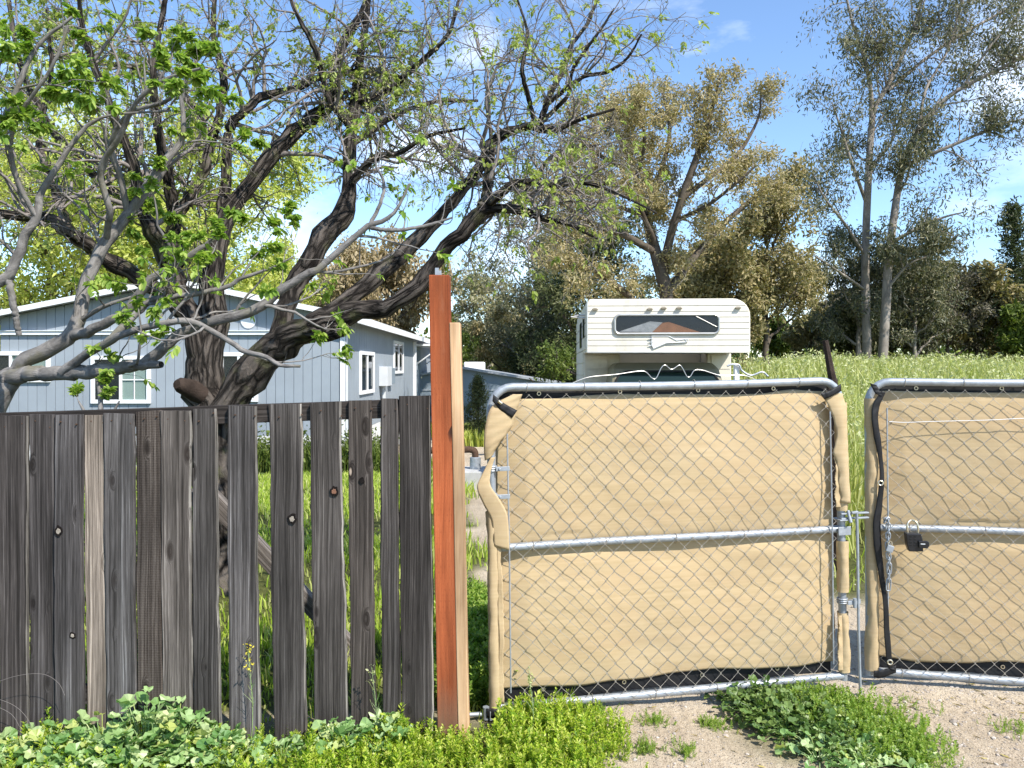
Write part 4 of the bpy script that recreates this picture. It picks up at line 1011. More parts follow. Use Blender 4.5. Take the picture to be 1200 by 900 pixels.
# ---------------------------------------------------------------- trees
def tree_obj(name, label, base, group=None, cat='tree'):
    e = empty(name, tuple(base)); tag(e, label, cat, group); return e
def add_part(parent, name, VF, m, smooth=True, stuff=False):
    V = VF[0]-np.array(parent.location)[None]
    return mk(name, V, VF[1], m, parent, uv=VF[2] if len(VF) > 2 else None, smooth=smooth)
def proj(p): return 600+p[..., 0]/p[..., 1]*900, 430-(p[..., 2]-H)/p[..., 1]*900
def pick_pts(PP, N, w=None, lo=.35):
    """random spots along twigs, weighted by a function of where they are"""
    B, n, _ = PP.shape
    if B == 0: return np.zeros((0, 3)), np.zeros((0, 3))
    M_ = N*4 if w else N
    b = RNG.integers(0, B, M_); t = (lo+(1-lo)*RNG.random(M_))*(n-1)*.999; i = t.astype(int); f = (t-i)[:, None]
    p = PP[b, i]*(1-f)+PP[b, i+1]*f; d = unit(PP[b, i+1]-PP[b, i])
    if w:
        keep = RNG.random(M_) < w(p); p, d = p[keep][:N], d[keep][:N]
    return p, d
def blobs(*es):
    """weight from ellipses seen in the photograph's frame (cx,cy,rx,ry,weight), floor first"""
    fl = es[0]
    def w(p):
        x, y = proj(p); o = np.full(len(p), fl)
        for cx, cy, rx, ry, s in es[1:]: o = np.maximum(o, s*np.exp(-(((x-cx)/rx)**2+((y-cy)/ry)**2)))
        return o
    return w

# --- the old dark tree behind the fence
Ad = [  # px, py, distance, radius px
 [(258, 704, 6, 36), (254, 620, 6, 29.7), (247, 545, 6, 27), (244, 480, 6, 25.2), (243, 435, 6, 21.6), (245, 395, 6, 18), (248, 350, 6, 15.3), (251, 305, 6, 12.6), (268, 250, 6.1, 9.6), (300, 205, 6.2, 9.6), (333, 165, 6.3, 8.8), (363, 140, 6.4, 8), (389, 119, 6.4, 7.2), (397, 60, 6.5, 5.6), (428, 8, 6.6, 4), (440, -60, 6.7, 2.4)],
 [(237, 470, 5.94, 14.4), (231, 410, 5.92, 12.6), (217, 358, 5.9, 11.7), (203, 320, 5.9, 10.8), (186, 283, 5.8, 10.8), (168, 250, 5.7, 8), (155, 190, 5.6, 6.4), (125, 115, 5.5, 4.8), (100, 45, 5.4, 3.2), (88, -40, 5.3, 2)],
 [(226, 385, 5.9, 8.1), (200, 352, 5.8, 9), (173, 333, 5.6, 9.9), (121, 301, 5.4, 9), (81, 272, 5.2, 8.1), (52, 255, 5.1, 6.4), (0, 250, 5, 5.6), (-70, 225, 4.9, 4), (-150, 190, 4.8, 2.4)],
 [(207, 310, 5.92, 9), (203, 268, 6.1, 8.1), (210, 248, 6.2, 6.4), (235, 209, 6.3, 6.4), (248, 165, 6.4, 5.6), (262, 100, 6.5, 4.8), (250, 40, 6.6, 3.2), (255, -40, 6.7, 2.4)],
 [(205, 268, 6.1, 7.2), (198, 215, 6.0, 6.4), (187, 159, 5.9, 5.6), (180, 90, 5.8, 4), (190, 20, 5.8, 3.2), (205, -50, 5.8, 2)],
 [(262, 262, 6.1, 7.2), (267, 167, 6.3, 5.6), (272, 145, 6.3, 5.2), (285, 132, 6.3, 4.8), (309, 113, 6.4, 4.8), (347, 103, 6.5, 4), (378, 90, 6.6, 3.6), (420, 84, 6.7, 3.2), (470, 92, 6.8, 2.4)],
 [(264, 488, 5.9, 22.5), (281, 453, 5.88, 21.6), (316, 413, 5.85, 19.8), (339, 396, 5.8, 18), (362, 387, 5.75, 15.3), (385, 376, 5.7, 13.5), (419, 364, 5.7, 12.6), (454, 360, 5.65, 10.8), (483, 341, 5.6, 9.9), (506, 315, 5.6, 9.9), (523, 290, 5.55, 9), (543, 272, 5.5, 9), (563, 248, 5.5, 7.2), (580, 244, 5.5, 5.6), (613, 247, 5.4, 5.2), (640, 257, 5.4, 4), (665, 262, 5.3, 2.7), (700, 280, 5.2, 1.35)],
 [(322, 404, 5.85, 10.8), (334, 370, 5.9, 11.7), (343, 340, 5.95, 11.7), (362, 307, 6, 12.6), (385, 269, 6.1, 12.6), (403, 250, 6.15, 11.7), (409, 220, 6.2, 8), (411, 167, 6.3, 7.2), (416, 127, 6.4, 7.2), (419, 92, 6.5, 5.6), (424, 55, 6.5, 4.4), (432, 0, 6.6, 3.2), (436, -60, 6.7, 2)],
 [(372, 380, 5.7, 9), (405, 352, 5.75, 10.3), (431, 333, 5.8, 11.2), (454, 312, 5.85, 10.8), (487, 283, 5.9, 9), (513, 257, 5.9, 7.6), (533, 233, 5.9, 7.2), (552, 210, 5.9, 6.4), (567, 188, 5.9, 6.4), (577, 168, 5.9, 6.4), (597, 153, 5.9, 5.6), (620, 148, 5.9, 5.2), (634, 150, 5.85, 4.8), (655, 152, 5.8, 3.2), (680, 140, 5.7, 2.4), (720, 128, 5.6, 1.6)],
 [(563, 248, 5.5, 6.4), (570, 230, 5.55, 6), (574, 190, 5.7, 5.6), (577, 168, 5.9, 4.8)],
 [(571, 240, 5.5, 5.6), (585, 229, 5.4, 5.2), (600, 217, 5.35, 5.2), (627, 213, 5.3, 4.4), (653, 217, 5.25, 3.6), (690, 215, 5.2, 2.4), (735, 232, 5.1, 1.6), (770, 250, 5, 0.96)],
 [(632, 150, 5.85, 4), (640, 122, 5.9, 3.6), (650, 100, 5.9, 3.2), (662, 80, 6, 2.8), (668, 55, 6, 2.4), (690, 25, 6.1, 2), (705, -20, 6.2, 1.2)],
 [(641, 122, 5.9, 2.8), (680, 92, 5.7, 2.4), (712, 84, 5.6, 2), (735, 68, 5.5, 1.6), (752, 40, 5.4, 0.96)],
 [(628, 148, 5.85, 3.2), (618, 110, 5.7, 2.8), (612, 80, 5.6, 2.4), (618, 40, 5.6, 1.76), (605, -5, 5.6, 1.2)],
 [(638, 140, 5.8, 2.8), (665, 112, 5.6, 2.4), (672, 80, 5.5, 2), (700, 40, 5.4, 1.6), (720, 10, 5.3, 1.04)],
 [(408, 215, 6.2, 4.8), (440, 185, 6.1, 4), (470, 178, 6, 3.2), (500, 160, 5.9, 2.4), (545, 150, 5.8, 1.6)],
 [(412, 150, 6.3, 4.8), (385, 115, 6.2, 4), (370, 60, 6.1, 3.2), (345, 10, 6, 2.4), (330, -40, 6, 1.6)],
 [(417, 120, 6.4, 4.8), (450, 110, 6.4, 4), (490, 75, 6.3, 3.2), (525, 40, 6.2, 2.4), (540, -10, 6.2, 1.6)],
 [(411, 170, 6.3, 4), (455, 140, 6.5, 3.2), (505, 120, 6.6, 2.4), (560, 118, 6.7, 1.6)],
 [(248, 165, 6.4, 4), (215, 110, 6.6, 3.6), (160, 80, 6.8, 3.2), (90, 70, 7, 2.4), (20, 40, 7.1, 1.6)],
 [(168, 250, 5.7, 5.6), (110, 205, 5.9, 4.8), (60, 150, 6.1, 4), (25, 80, 6.3, 3.2), (10, 0, 6.4, 2.4)],
 [(81, 272, 5.2, 5.4), (60, 210, 5.5, 4), (45, 160, 5.8, 3.6), (60, 90, 6, 2.8), (55, 10, 6.1, 1.6)],
 [(370, 383, 5.7, 14.4), (385, 390, 5.66, 9.9), (402, 386, 5.6, 8.55)],
 [(543, 275, 5.5, 5.4), (575, 250, 5.9, 4), (610, 232, 6.2, 3.2), (650, 180, 6.4, 2.4), (700, 170, 6.5, 1.6)]]
treeA = tree_obj('old_shade_tree', 'large dark barked tree with bare twigs leaning right over the fence', P(258, 700, 6))
PP0, RR0 = resample(Ad, 40)
wob = RNG.normal(size=PP0.shape)*RR0[..., None]*.10; PP0 = PP0+wob; RR0 = RR0*(1+.07*RNG.normal(size=RR0.shape))
big = RR0.max(1) > .04
trunkVF = tubes(PP0, RR0, 14)
add_part(treeA, 'trunk', trunkVF, M['bark'])
mb = MB(); kc = P(213, 452, 5.78); mb.tube([P(236, 462, 5.9), P(222, 455, 5.82), P(211, 451, 5.74), P(207, 450, 5.71)], [.085, .072, .058, .035], 10); o = mb.build('branch_stub', M['burnt_wood'], treeA, smooth=True); o.location = -Vector(treeA.location)
up0 = PP0[[i for i in range(len(Ad)) if i not in (22,)]]; ur0 = RR0[[i for i in range(len(Ad)) if i not in (22,)]]
# keep the lower trunk clear
start = [.55, .45, .35, .2, .2, .2, .55, .45, .3, .3, .1, .0, .0, .0, .0, .0, .0, .0, .0, .0, .1, .1, .1]
def cut(PPx, RRx, st, n=24):
    o, r = [], []
    for p, q, s in zip(PPx, RRx, st):
        i0 = int(s*(len(p)-1)); ix = np.linspace(i0, len(p)-1, n)
        o.append(np.stack([np.interp(ix, np.arange(len(p)), p[:, k]) for k in range(3)], 1)); r.append(np.interp(ix, np.arange(len(p)), q))
    return np.array(o), np.array(r)
C0, CR0 = cut(up0, ur0, start)
C1, CR1, _ = sprout(C0, CR0, 8., .40, 1.25, (35, 80), .18, .34, 10, .5, .0035, .05)
C2, CR2, _ = sprout(C1, CR1, 10., .2, .7, (30, 75), .05, .42, 8, .6, .0024, .1, droop=.25)
C3, CR3, _ = sprout(C2, CR2, 8., .08, .34, (25, 70), .0, .45, 6, .65, .0017, .15, droop=.2)
add_part(treeA, 'twigs', join([tubes(C1, CR1, 6), tubes(C2, CR2, 4), tubes(C3, CR3, 3)]), M['twig'])
wA_ = blobs(.16, (80, 60, 130, 110, .9), (250, 60, 110, 60, .5), (450, 90, 90, 80, .55), (640, 70, 70, 60, .4), (620, 190, 90, 60, .25), (340, 180, 60, 60, .4), (200, 200, 110, 80, .5), (740, 230, 60, 50, .4), (735, 40, 25, 25, .6))
p, d = pick_pts(C3, 2900, wA_, .6); p2, d2 = pick_pts(C2, 800, wA_, .8)
p = np.concatenate([p, p2]); d = np.concatenate([d, d2])
add_part(treeA, 'crown', compound(p, d*.6+np.array([0, 0, .2]), RNG.uniform(.026, .044, len(p)), 7, .55), M['young_leaf'], False)
p, d = pick_pts(np.concatenate([C2[:, ::1][:, -6:], C3]) , 16000, blobs(.25, (460, 130, 110, 80, .9), (60, 60, 120, 80, .8), (620, 130, 80, 60, .6), (640, 230, 80, 50, .5)), .2)
add_part(treeA, 'seed_clusters', leaves_at(p+RNG.normal(size=p.shape)*.012, np.full(len(p), .017), .4, 1, 1., 'quad'), M['seed_pods'], False)

# --- the nearer tree with smooth grey limbs, trunk just outside the picture
Bd = [
 [(-60, 765, 4.7, 32.8), (-52, 650, 4.7, 26.5), (-38, 545, 4.75, 20.3), (-8, 480, 4.78, 14), (17, 438, 4.8, 10.1), (29, 422, 4.8, 9.36), (58, 408, 4.8, 9.36), (84, 392, 4.8, 8.58), (94, 360, 4.85, 7.8), (107, 318, 4.9, 7.02), (124, 283, 4.95, 7.02), (150, 252, 5, 6.24), (170, 223, 5, 5.46), (185, 198, 5.05, 4.68), (205, 176, 5.1, 3.9), (216, 152, 5.1, 3.12), (212, 110, 5.1, 2.34), (225, 70, 5.1, 1.56)],
 [(84, 392, 4.8, 7.02), (102, 389, 4.75, 6.24), (130, 376, 4.7, 5.46), (150, 362, 4.7, 5.46), (173, 331, 4.7, 5.07), (202, 312, 4.7, 4.29), (228, 296, 4.7, 3.51), (250, 280, 4.7, 2.34), (265, 250, 4.7, 1.56)],
 [(8, 442, 4.78, 10.1), (30, 437, 4.75, 9.36), (58, 438, 4.7, 8.58), (95, 436, 4.65, 8.58), (130, 434, 4.6, 7.8), (160, 428, 4.6, 7.02), (190, 427, 4.55, 3.9)],
 [(158, 429, 4.6, 6.24), (179, 418, 4.58, 6.63), (196, 402, 4.55, 6.24), (214, 391, 4.55, 6.24), (245, 379, 4.5, 6.24), (289, 367, 4.5, 5.85), (307, 359, 4.5, 5.85), (327, 341, 4.5, 5.46), (353, 325, 4.5, 4.68), (374, 314, 4.5, 4.29), (396, 295, 4.5, 3.9), (431, 266, 4.5, 3.51), (450, 258, 4.5, 2.73), (466, 244, 4.5, 1.95), (480, 215, 4.5, 1.17)],
 [(431, 266, 4.5, 2.73), (460, 270, 4.5, 2.34), (497, 265, 4.5, 1.95), (530, 255, 4.5, 1.17)],
 [(433, 264, 4.5, 2.5), (445, 240, 4.5, 2.18), (450, 215, 4.5, 1.72), (440, 190, 4.5, 1.17), (445, 160, 4.5, 0.78)],
 [(72, 436, 4.65, 5.46), (95, 420, 4.6, 5.07), (124, 402, 4.5, 4.68), (146, 391, 4.45, 4.29), (185, 380, 4.4, 3.9), (217, 376, 4.4, 3.9), (240, 384, 4.4, 3.51), (269, 400, 4.35, 3.12), (289, 413, 4.35, 3.12), (312, 418, 4.3, 2.73), (328, 428, 4.3, 2.34), (352, 429, 4.3, 1.56)],
 [(124, 402, 4.5, 4.29), (146, 381, 4.55, 4.29), (163, 365, 4.6, 3.9), (175, 353, 4.6, 3.9), (208, 347, 4.6, 3.51), (231, 344, 4.6, 3.12), (266, 336, 4.6, 2.73), (284, 326, 4.6, 2.34), (318, 314, 4.6, 1.56), (345, 300, 4.6, 0.78)],
 [(-40, 350, 4.4, 7.02), (0, 330, 4.4, 6.24), (14, 317, 4.4, 5.85), (26, 283, 4.4, 5.46), (43, 255, 4.4, 4.68), (47, 228, 4.4, 3.9), (70, 190, 4.4, 3.12), (100, 150, 4.4, 2.34), (130, 135, 4.4, 1.56), (200, 130, 4.4, 1.17)],
 [(10, 325, 4.4, 3.9), (14, 350, 4.4, 3.9), (19, 372, 4.42, 3.51), (22, 392, 4.45, 3.12)],
 [(124, 283, 4.95, 3.9), (128, 250, 4.8, 3.9), (118, 200, 4.7, 3.51), (140, 160, 4.6, 3.12), (160, 120, 4.5, 2.73), (190, 95, 4.45, 2.34), (235, 80, 4.4, 1.56)],
 [(150, 252, 5, 3.9), (140, 205, 4.9, 3.51), (130, 170, 4.8, 3.12), (150, 135, 4.7, 2.65), (195, 118, 4.6, 2.34), (215, 100, 4.5, 1.56)],
 [(43, 255, 4.4, 3.12), (20, 210, 4.3, 2.73), (15, 150, 4.2, 2.34), (60, 80, 4.1, 1.95), (80, 30, 4.1, 1.56)],
 [(-150, 350, 4.4, 6.24), (-90, 250, 4.3, 5.46), (-40, 190, 4.2, 4.68), (0, 150, 4.2, 3.9), (40, 60, 4.2, 2.34), (85, 20, 4.2, 1.56)]]
treeB = tree_obj('grey_limbed_tree', 'smooth grey barked tree whose bright leafed boughs reach in from the left', P(-60, 760, 4.7))
Q0, QR0 = resample(Bd, 34); Q0 = Q0+RNG.normal(size=Q0.shape)*QR0[..., None]*.12
# the low bough's trunk joins the boughs that start outside the picture
add_part(treeB, 'trunk', tubes(Q0, QR0, 12), M['smooth_bark'])
D0, DR0 = cut(Q0, QR0, [.35, .1, .3, .25, .1, .1, .25, .2, .2, .3, 0, 0, 0, 0])
D1, DR1, _ = sprout(D0, DR0, 5., .25, .85, (35, 75), .35, .32, 9, .5, .003, .1)
D2, DR2, _ = sprout(D1, DR1, 6., .10, .40, (30, 70), .2, .4, 7, .6, .002, .1)
add_part(treeB, 'twigs', join([tubes(D1, DR1, 6), tubes(D2, DR2, 4)]), M['smooth_bark'])
wB_ = blobs(.05, (240, 75, 80, 50, 1.), (70, 130, 60, 50, .9), (290, 185, 60, 60, .9), (210, 230, 90, 60, .8), (290, 285, 60, 50, 1.), (140, 370, 60, 40, .5), (40, 370, 50, 50, .5), (60, 50, 80, 50, .9), (320, 250, 50, 50, .7), (380, 400, 20, 20, .7))
p, d = pick_pts(D2, 1150, wB_, .7); p2, d2 = pick_pts(D1, 360, wB_, .85)
p = np.concatenate([p, p2]); d = np.concatenate([d, d2])
add_part(treeB, 'crown', compound(p, d*.5+np.array([0, 0, .15]), RNG.uniform(.034, .056, len(p)), 7, .95), M['bright_leaf'], False)
# a sapling against the fence
sap = tree_obj('leafy_sapling', 'small bright leafed sapling rising just behind the fence under the window', (P(118, 700, 3.85)[0], 3.85, -.1), cat='sapling')
S0, SR0 = resample([[(118, 800, 3.85, 4), (116, 600, 3.85, 3.5), (118, 480, 3.85, 3), (114, 445, 3.85, 1.5)], [(117, 530, 3.85, 3), (130, 490, 3.85, 2), (140, 470, 3.85, 1)], [(117, 520, 3.85, 3), (100, 485, 3.85, 2), (92, 470, 3.85, 1)]], 20)
S1, SR1, _ = sprout(S0[:, 10:], SR0[:, 10:], 16, .05, .14, (30, 70), .3, .2, 6, .5, .0016, .2)
add_part(sap, 'stem', join([tubes(S0, SR0, 7), tubes(S1, SR1, 4)]), M['smooth_bark'])
p, d = pick_pts(S1, 130, None, .4); add_part(sap, 'leaves', compound(p, d, RNG.uniform(.024, .036, len(p)), 7, .6), M['bright_leaf'], False)

# --- trees farther back
def limbs_auto(base, hgt, lean=(0, 0), nl=7, spread=.45, r=.2, t0=.3, n=16, up=.7, wig=.10):
    """trunk plus boughs in world space"""
    base = np.array(base, float); out = []; rad = []
    tt = np.linspace(0, 1, n); tr = base+np.stack([lean[0]*tt**1.5, lean[1]*tt, hgt*tt], 1)+RNG.normal(size=(n, 3))*wig*.3*np.array([1, 1, .2])
    tr[0] = base-np.array([0, 0, .3]); out.append(tr); rad.append(r*(1-.86*tt))
    for k in range(nl):
        f = t0+(1-t0)*(k+.5)/nl*.92; s = base+np.array([lean[0]*f**1.5, lean[1]*f, hgt*f]); a = k*2.4+RNG.random()*.9
        L = hgt*spread*(1.15-.55*f)*RNG.uniform(.75, 1.15); d = unit(np.array([math.cos(a), math.sin(a), up]))
        q = s+d*L*tt[:, None]+np.array([0, 0, 1])*(L*.18*tt**2)[:, None]+np.cumsum(RNG.normal(size=(n, 3))*L*.018, 0)
        out.append(q); rad.append(r*.5*(1-f*.6)*(1-.85*tt)+.012)
    return np.array(out), np.array(rad)
def far_tree(name, label, base, limbs, bark, leaf, nleaf, size, s1=(1.2, 1., 2.4), s2=(1.4, .4, 1.1), w=None, jit=.18, asp=.8, droop=.3, up=.15, tmpl='leaf', leaves2=None, group=None, extra=None, wig=.28, lo=.2, tw=None):
    t = tree_obj(name, label, base, group)
    L0, r0 = limbs
    add_part(t, 'trunk', tubes(L0, r0, 9), bark)
    a, ar, _ = sprout(L0, r0, s1[0], s1[1], s1[2], (30, 70), up, wig, 8, .5, .012, .25)
    b, br, _ = sprout(a, ar, s2[0], s2[1], s2[2], (25, 70), up*.6, wig*1.2, 6, .6, .007, .1)
    parts = [tubes(a, ar, 5), tubes(b, br, 3)]; c = b
    if extra:
        c, cr, _ = sprout(b, br, extra[0], extra[1], extra[2], (20, 60), up*.5, wig, 5, .6, extra[3], .1); parts.append(tubes(c, cr, 3))
    add_part(t, 'twigs', join(parts), tw or bark)
    p, d = pick_pts(np.concatenate([b, a[:, 2:]]), nleaf, w, lo)
    # leaves gather into sprays
    k = np.repeat(np.arange((len(p)+5)//6), 6)[:len(p)]; p = p[k]+RNG.normal(size=p.shape)*jit*.55+RNG.normal(size=(k.max()+1, 3))[k]*jit*.5
    add_part(t, 'crown', leaves_at(p, np.full(len(p), size), droop, 1., asp, tmpl), leaf, False)
    if leaves2:
        p, d = pick_pts(b, leaves2[1], leaves2[2], lo); p = p+RNG.normal(size=p.shape)*jit
        add_part(t, 'foliage', leaves_at(p, np.full(len(p), leaves2[3]), droop, 1., asp, tmpl), leaves2[0], False)
    return t
YO = 24
Od = [[(792, 452, YO, 9), (786, 400, YO, 8), (780, 340, YO, 8), (768, 295, YO, 7), (756, 250, YO+.5, 5), (742, 200, YO+.8, 4), (722, 150, YO+1, 3), (708, 112, YO+1.2, 1.5)],
 [(776, 325, YO, 6), (785, 280, YO-.4, 5), (800, 230, YO-.8, 4.5), (820, 175, YO-1, 4), (834, 130, YO-1, 2.5), (845, 85, YO-1, 1)],
 [(800, 232, YO-.8, 3.5), (835, 205, YO-.2, 3), (865, 180, YO+.4, 2.5), (888, 140, YO+.8, 1.5), (892, 110, YO+1, 1)],
 [(780, 345, YO, 5), (815, 300, YO+.8, 4), (845, 265, YO+1.2, 3.5), (880, 235, YO+1.6, 2.5), (905, 215, YO+1.8, 1.2)],
 [(768, 296, YO, 4.5), (730, 275, YO-.9, 4), (695, 262, YO-1.4, 3), (660, 240, YO-1.7, 1.8), (640, 225, YO-1.8, 1)],
 [(757, 252, YO+.4, 3.5), (775, 200, YO+.9, 3), (785, 150, YO+1.2, 2.2), (775, 105, YO+1.4, 1.2)],
 [(742, 202, YO+.8, 3), (700, 180, YO+.4, 2.4), (675, 150, YO, 1.8), (665, 125, YO, 1)],
 [(742, 203, YO+.8, 3), (718, 216, YO+1.4, 2.4), (685, 208, YO+1.8, 1.8), (655, 190, YO+2, 1)],
 [(757, 254, YO+.4, 3), (722, 242, YO+1, 2.4), (688, 238, YO+1.4, 1.8), (650, 270, YO+1.6, 1)],
 [(770, 290, YO, 3.5), (745, 225, YO-1, 2.6), (755, 170, YO-1.6, 2), (750, 120, YO-2, 1)],
 [(790, 260, YO-.4, 3), (830, 240, YO-1.4, 2.2), (862, 215, YO-1.8, 1.6), (885, 195, YO-2, 1)],
 [(786, 400, YO, 5), (740, 350, YO-1, 4), (700, 320, YO-1.6, 3), (660, 305, YO-2, 1.5)]]
wO = blobs(.5, (740, 150, 60, 55, 1.), (700, 210, 60, 60, .6), (875, 215, 40, 40, .9), (790, 130, 50, 50, .6), (830, 190, 50, 60, .6), (770, 300, 70, 40, .6), (700, 290, 50, 30, .5), (850, 260, 50, 30, .5))
far_tree('olive_tree', 'tall tan and olive tree with bare twigs above the camper', P(792, 452, YO)*np.array([1, 1, 0])+np.array([0, 0, -.3]), resample(Od, 26), M['brown_bark'], M['olive_leaf'], 54000, .105, (3.4, .7, 1.9), (3.2, .35, 1.1), wO, .17, .7, .35, extra=(5., .25, .9, .006), tw=M['pale_twig'])
# eucalyptus
YE = 33
Ed = [[(1016, 425, YE, 4.96), (1015, 370, YE, 4.96), (1014, 300, YE, 4.34), (1018, 200, YE, 4.03), (1023, 133, YE, 3.41), (1033, 113, YE, 2.79), (1047, 87, YE, 2.79), (1067, 43, YE+.3, 2.17), (1080, 0, YE+.6, 1.86), (1092, -60, YE+.8, 1.24), (1100, -110, YE+1, 0.62)],
 [(1021, 150, YE, 2.48), (1020, 103, YE-.4, 2.48), (1010, 60, YE-.8, 1.86), (997, 20, YE-1, 1.55), (985, -40, YE-1.2, 0.93)],
 [(1034, 425, YE-1, 5.58), (1038, 360, YE-1, 5.27), (1042, 297, YE-1, 4.65), (1053, 217, YE-1, 4.03), (1060, 187, YE-1, 3.72), (1077, 150, YE-1.2, 3.1), (1100, 123, YE-1.4, 2.79), (1127, 103, YE-1.6, 2.48), (1167, 83, YE-1.8, 2.17), (1200, 67, YE-2, 1.55), (1260, 40, YE-2.2, 0.93)],
 [(1063, 193, YE-1, 2.48), (1100, 177, YE-1.8, 2.17), (1133, 163, YE-2.2, 1.86), (1170, 147, YE-2.5, 1.24), (1205, 138, YE-2.7, 0.62)],
 [(1040, 107, YE, 2.17), (1083, 70, YE+.6, 1.86), (1133, 37, YE+1.2, 1.74), (1200, 0, YE+1.6, 1.24), (1250, -30, YE+2, 0.62)],
 [(1044, 285, YE-1, 2.48), (1075, 268, YE-1.5, 1.86), (1105, 255, YE-1.8, 1.36), (1132, 248, YE-2, 0.62)],
 [(1016, 240, YE, 2.17), (996, 185, YE-.6, 1.74), (985, 150, YE-1, 1.24), (975, 120, YE-1.2, 0.62)],
 [(1014, 300, YE, 1.86), (990, 262, YE-.8, 1.49), (965, 230, YE-1.4, 1.12), (950, 195, YE-1.6, 0.62)],
 [(1014, 340, YE, 1.86), (985, 320, YE-.8, 1.49), (955, 300, YE-1.4, 0.93)],
 [(1038, 340, YE-1, 1.86), (1065, 310, YE-1.6, 1.36), (1090, 300, YE-2, 0.744)],
 [(1077, 150, YE-1.2, 1.86), (1085, 105, YE-1, 1.55), (1110, 60, YE-.8, 1.24), (1125, 10, YE-.6, 0.868), (1140, -40, YE-.5, 0.62)],
 [(1127, 103, YE-1.6, 1.61), (1160, 55, YE-1.8, 1.24), (1190, 20, YE-2, 0.806), (1210, -20, YE-2, 0.62)],
 [(1018, 200, YE, 1.86), (1045, 165, YE+.8, 1.43), (1060, 120, YE+1.2, 0.992), (1070, 95, YE+1.5, 0.62)]]
wE = blobs(.14, (1000, 60, 45, 45, .3), (1060, 30, 60, 40, .3), (985, 180, 40, 40, .55), (975, 215, 35, 40, .7), (1030, 260, 45, 60, .8), (990, 320, 50, 60, 1.), (1040, 370, 60, 40, .9), (1100, 268, 45, 28, .9), (1110, 165, 60, 20, .8), (1160, 140, 40, 18, .8), (1070, 175, 25, 30, .7), (1140, 60, 50, 40, .28), (1185, 30, 40, 40, .28), (1190, 130, 25, 12, .8))
far_tree('eucalyptus_tree', 'tall twin trunked eucalyptus with airy dark sprays beyond the field', P(1024, 425, YE)*np.array([1, 1, 0])+np.array([0, 0, 1.2]), resample(Ed, 26), M['pale_bark'], M['gum_leaf'], 44000, .165, (1.9, 1.2, 3.2), (2.2, .5, 1.7), wE, .36, .5, 1.1, extra=(1.6, .3, 1.1, .007))
def gnd(px, Y): return np.array([(px-600)/900*Y, Y, float(ground_h((px-600)/900*Y, Y))])
def simple(name, label, px, Y, top, leaf, n, size, spread=.4, nl=8, t0=.12, bark='brown_bark', lean=0, w=None, group='trees and bushes behind the yard', **kw):
    b = gnd(px, Y); hgt = (H-(top-430)/900*Y)-b[2]
    return far_tree(name, label, b, limbs_auto(b, hgt*.92, (lean, 0), nl, spread, max(.05, hgt*.018), t0, up=kw.pop('lup', .7)), M[bark], M[leaf], n, size, kw.pop('s1', (2.6/max(1, hgt/7), hgt*.12, hgt*.32)), kw.pop('s2', (4./max(1, hgt/7), hgt*.05, hgt*.16)), w, kw.pop('jit', hgt*.04), **kw)
simple('dark_tree', 'dense dark evergreen just left of the camper roof', 690, 37, 262, 'dark_leaf', 24000, .17, .42, 11, .08)
simple('dark_tree', 'dark evergreen with a pale slim trunk left of the camper, farther back', 632, 41, 268, 'gum_leaf', 17000, .17, .32, 10, .15, 'pale_bark', asp=.6, droop=.6)
simple('green_bush', 'mid green rounded bush low against the left side of the camper', 660, 20, 414, 'green_leaf', 5000, .09, .5, 9, .05)
simple('rusty_tree', 'brown and green loose tree right of the camper with sky showing through', 898, 30, 215, 'rust_leaf', 20000, .15, .30, 11, .15, jit=.25)
simple('rusty_tree', 'low brown green tree directly behind the camper roof', 850, 29, 285, 'rust_leaf', 17000, .16, .40, 9, .1)
simple('gum_sapling', 'bushy grey green eucalyptus low on the left of the tall twin trunks', 1006, 34.5, 262, 'gum_leaf', 15000, .165, .27, 12, .1, 'pale_bark', asp=.55, droop=.9)
simple('gum_sapling', 'bushy olive eucalyptus low on the right of the tall twin trunks', 1072, 34.5, 285, 'gum_leaf', 12000, .165, .36, 11, .1, 'pale_bark', asp=.55, droop=.9)
simple('dark_bush', 'dark low bush at the field edge between the brown tree and the eucalyptus', 950, 38, 372, 'rust_leaf', 10000, .17, .6, 9, .05)
simple('dark_bush', 'dark bush around the foot of the eucalyptus trunks', 1000, 36, 345, 'dark_leaf', 13000, .16, .55, 9, .05)
simple('grey_bush', 'leafless looking grey brown thicket right of the eucalyptus', 1110, 36, 312, 'grey_leaf', 15000, .17, .5, 12, .05, extra=(2., .3, .8, .008), tw=M['twig'])
simple('olive_bush', 'olive green bush behind the grey thicket at the field edge', 1080, 40, 318, 'olive_leaf', 11000, .18, .45, 9, .08)
def conifer(name, label, px, Y, top, rw, n, size, group=None):
    b = gnd(px, Y); hgt = (H-(top-430)/900*Y)-b[2]; t = tree_obj(name, label, b, group)
    tt = np.linspace(0, 1, 14); tr = b+np.stack([.02*hgt*np.sin(tt*3), 0*tt, hgt*tt-.2*(1-tt)], 1)
    L, r = [tr], [hgt*.016*(1-.9*tt)]
    for k in range(46):
        f = .10+.88*k/46; s = b+np.array([.02*hgt*math.sin(f*3), 0, hgt*f]); a = k*2.4; l = rw*(1.02-f)**.8*RNG.uniform(.6, 1.15)
        q = s+np.array([math.cos(a), math.sin(a), .25])*l*tt[:, None]+np.array([0, 0, .25*l])*(tt**2)[:, None]; L.append(q); r.append(hgt*.004*(1-.8*tt)+.004)
    L, r = np.array(L), np.array(r); add_part(t, 'trunk', tubes(L, r, 6), M['brown_bark'])
    p, d = pick_pts(L[1:], n, None, .12); p = p+RNG.normal(size=p.shape)*rw*.07
    add_part(t, 'crown', leaves_at(p, np.full(len(p), size), -.25, .8, .4, 'quad'), M['pine_leaf'], False)
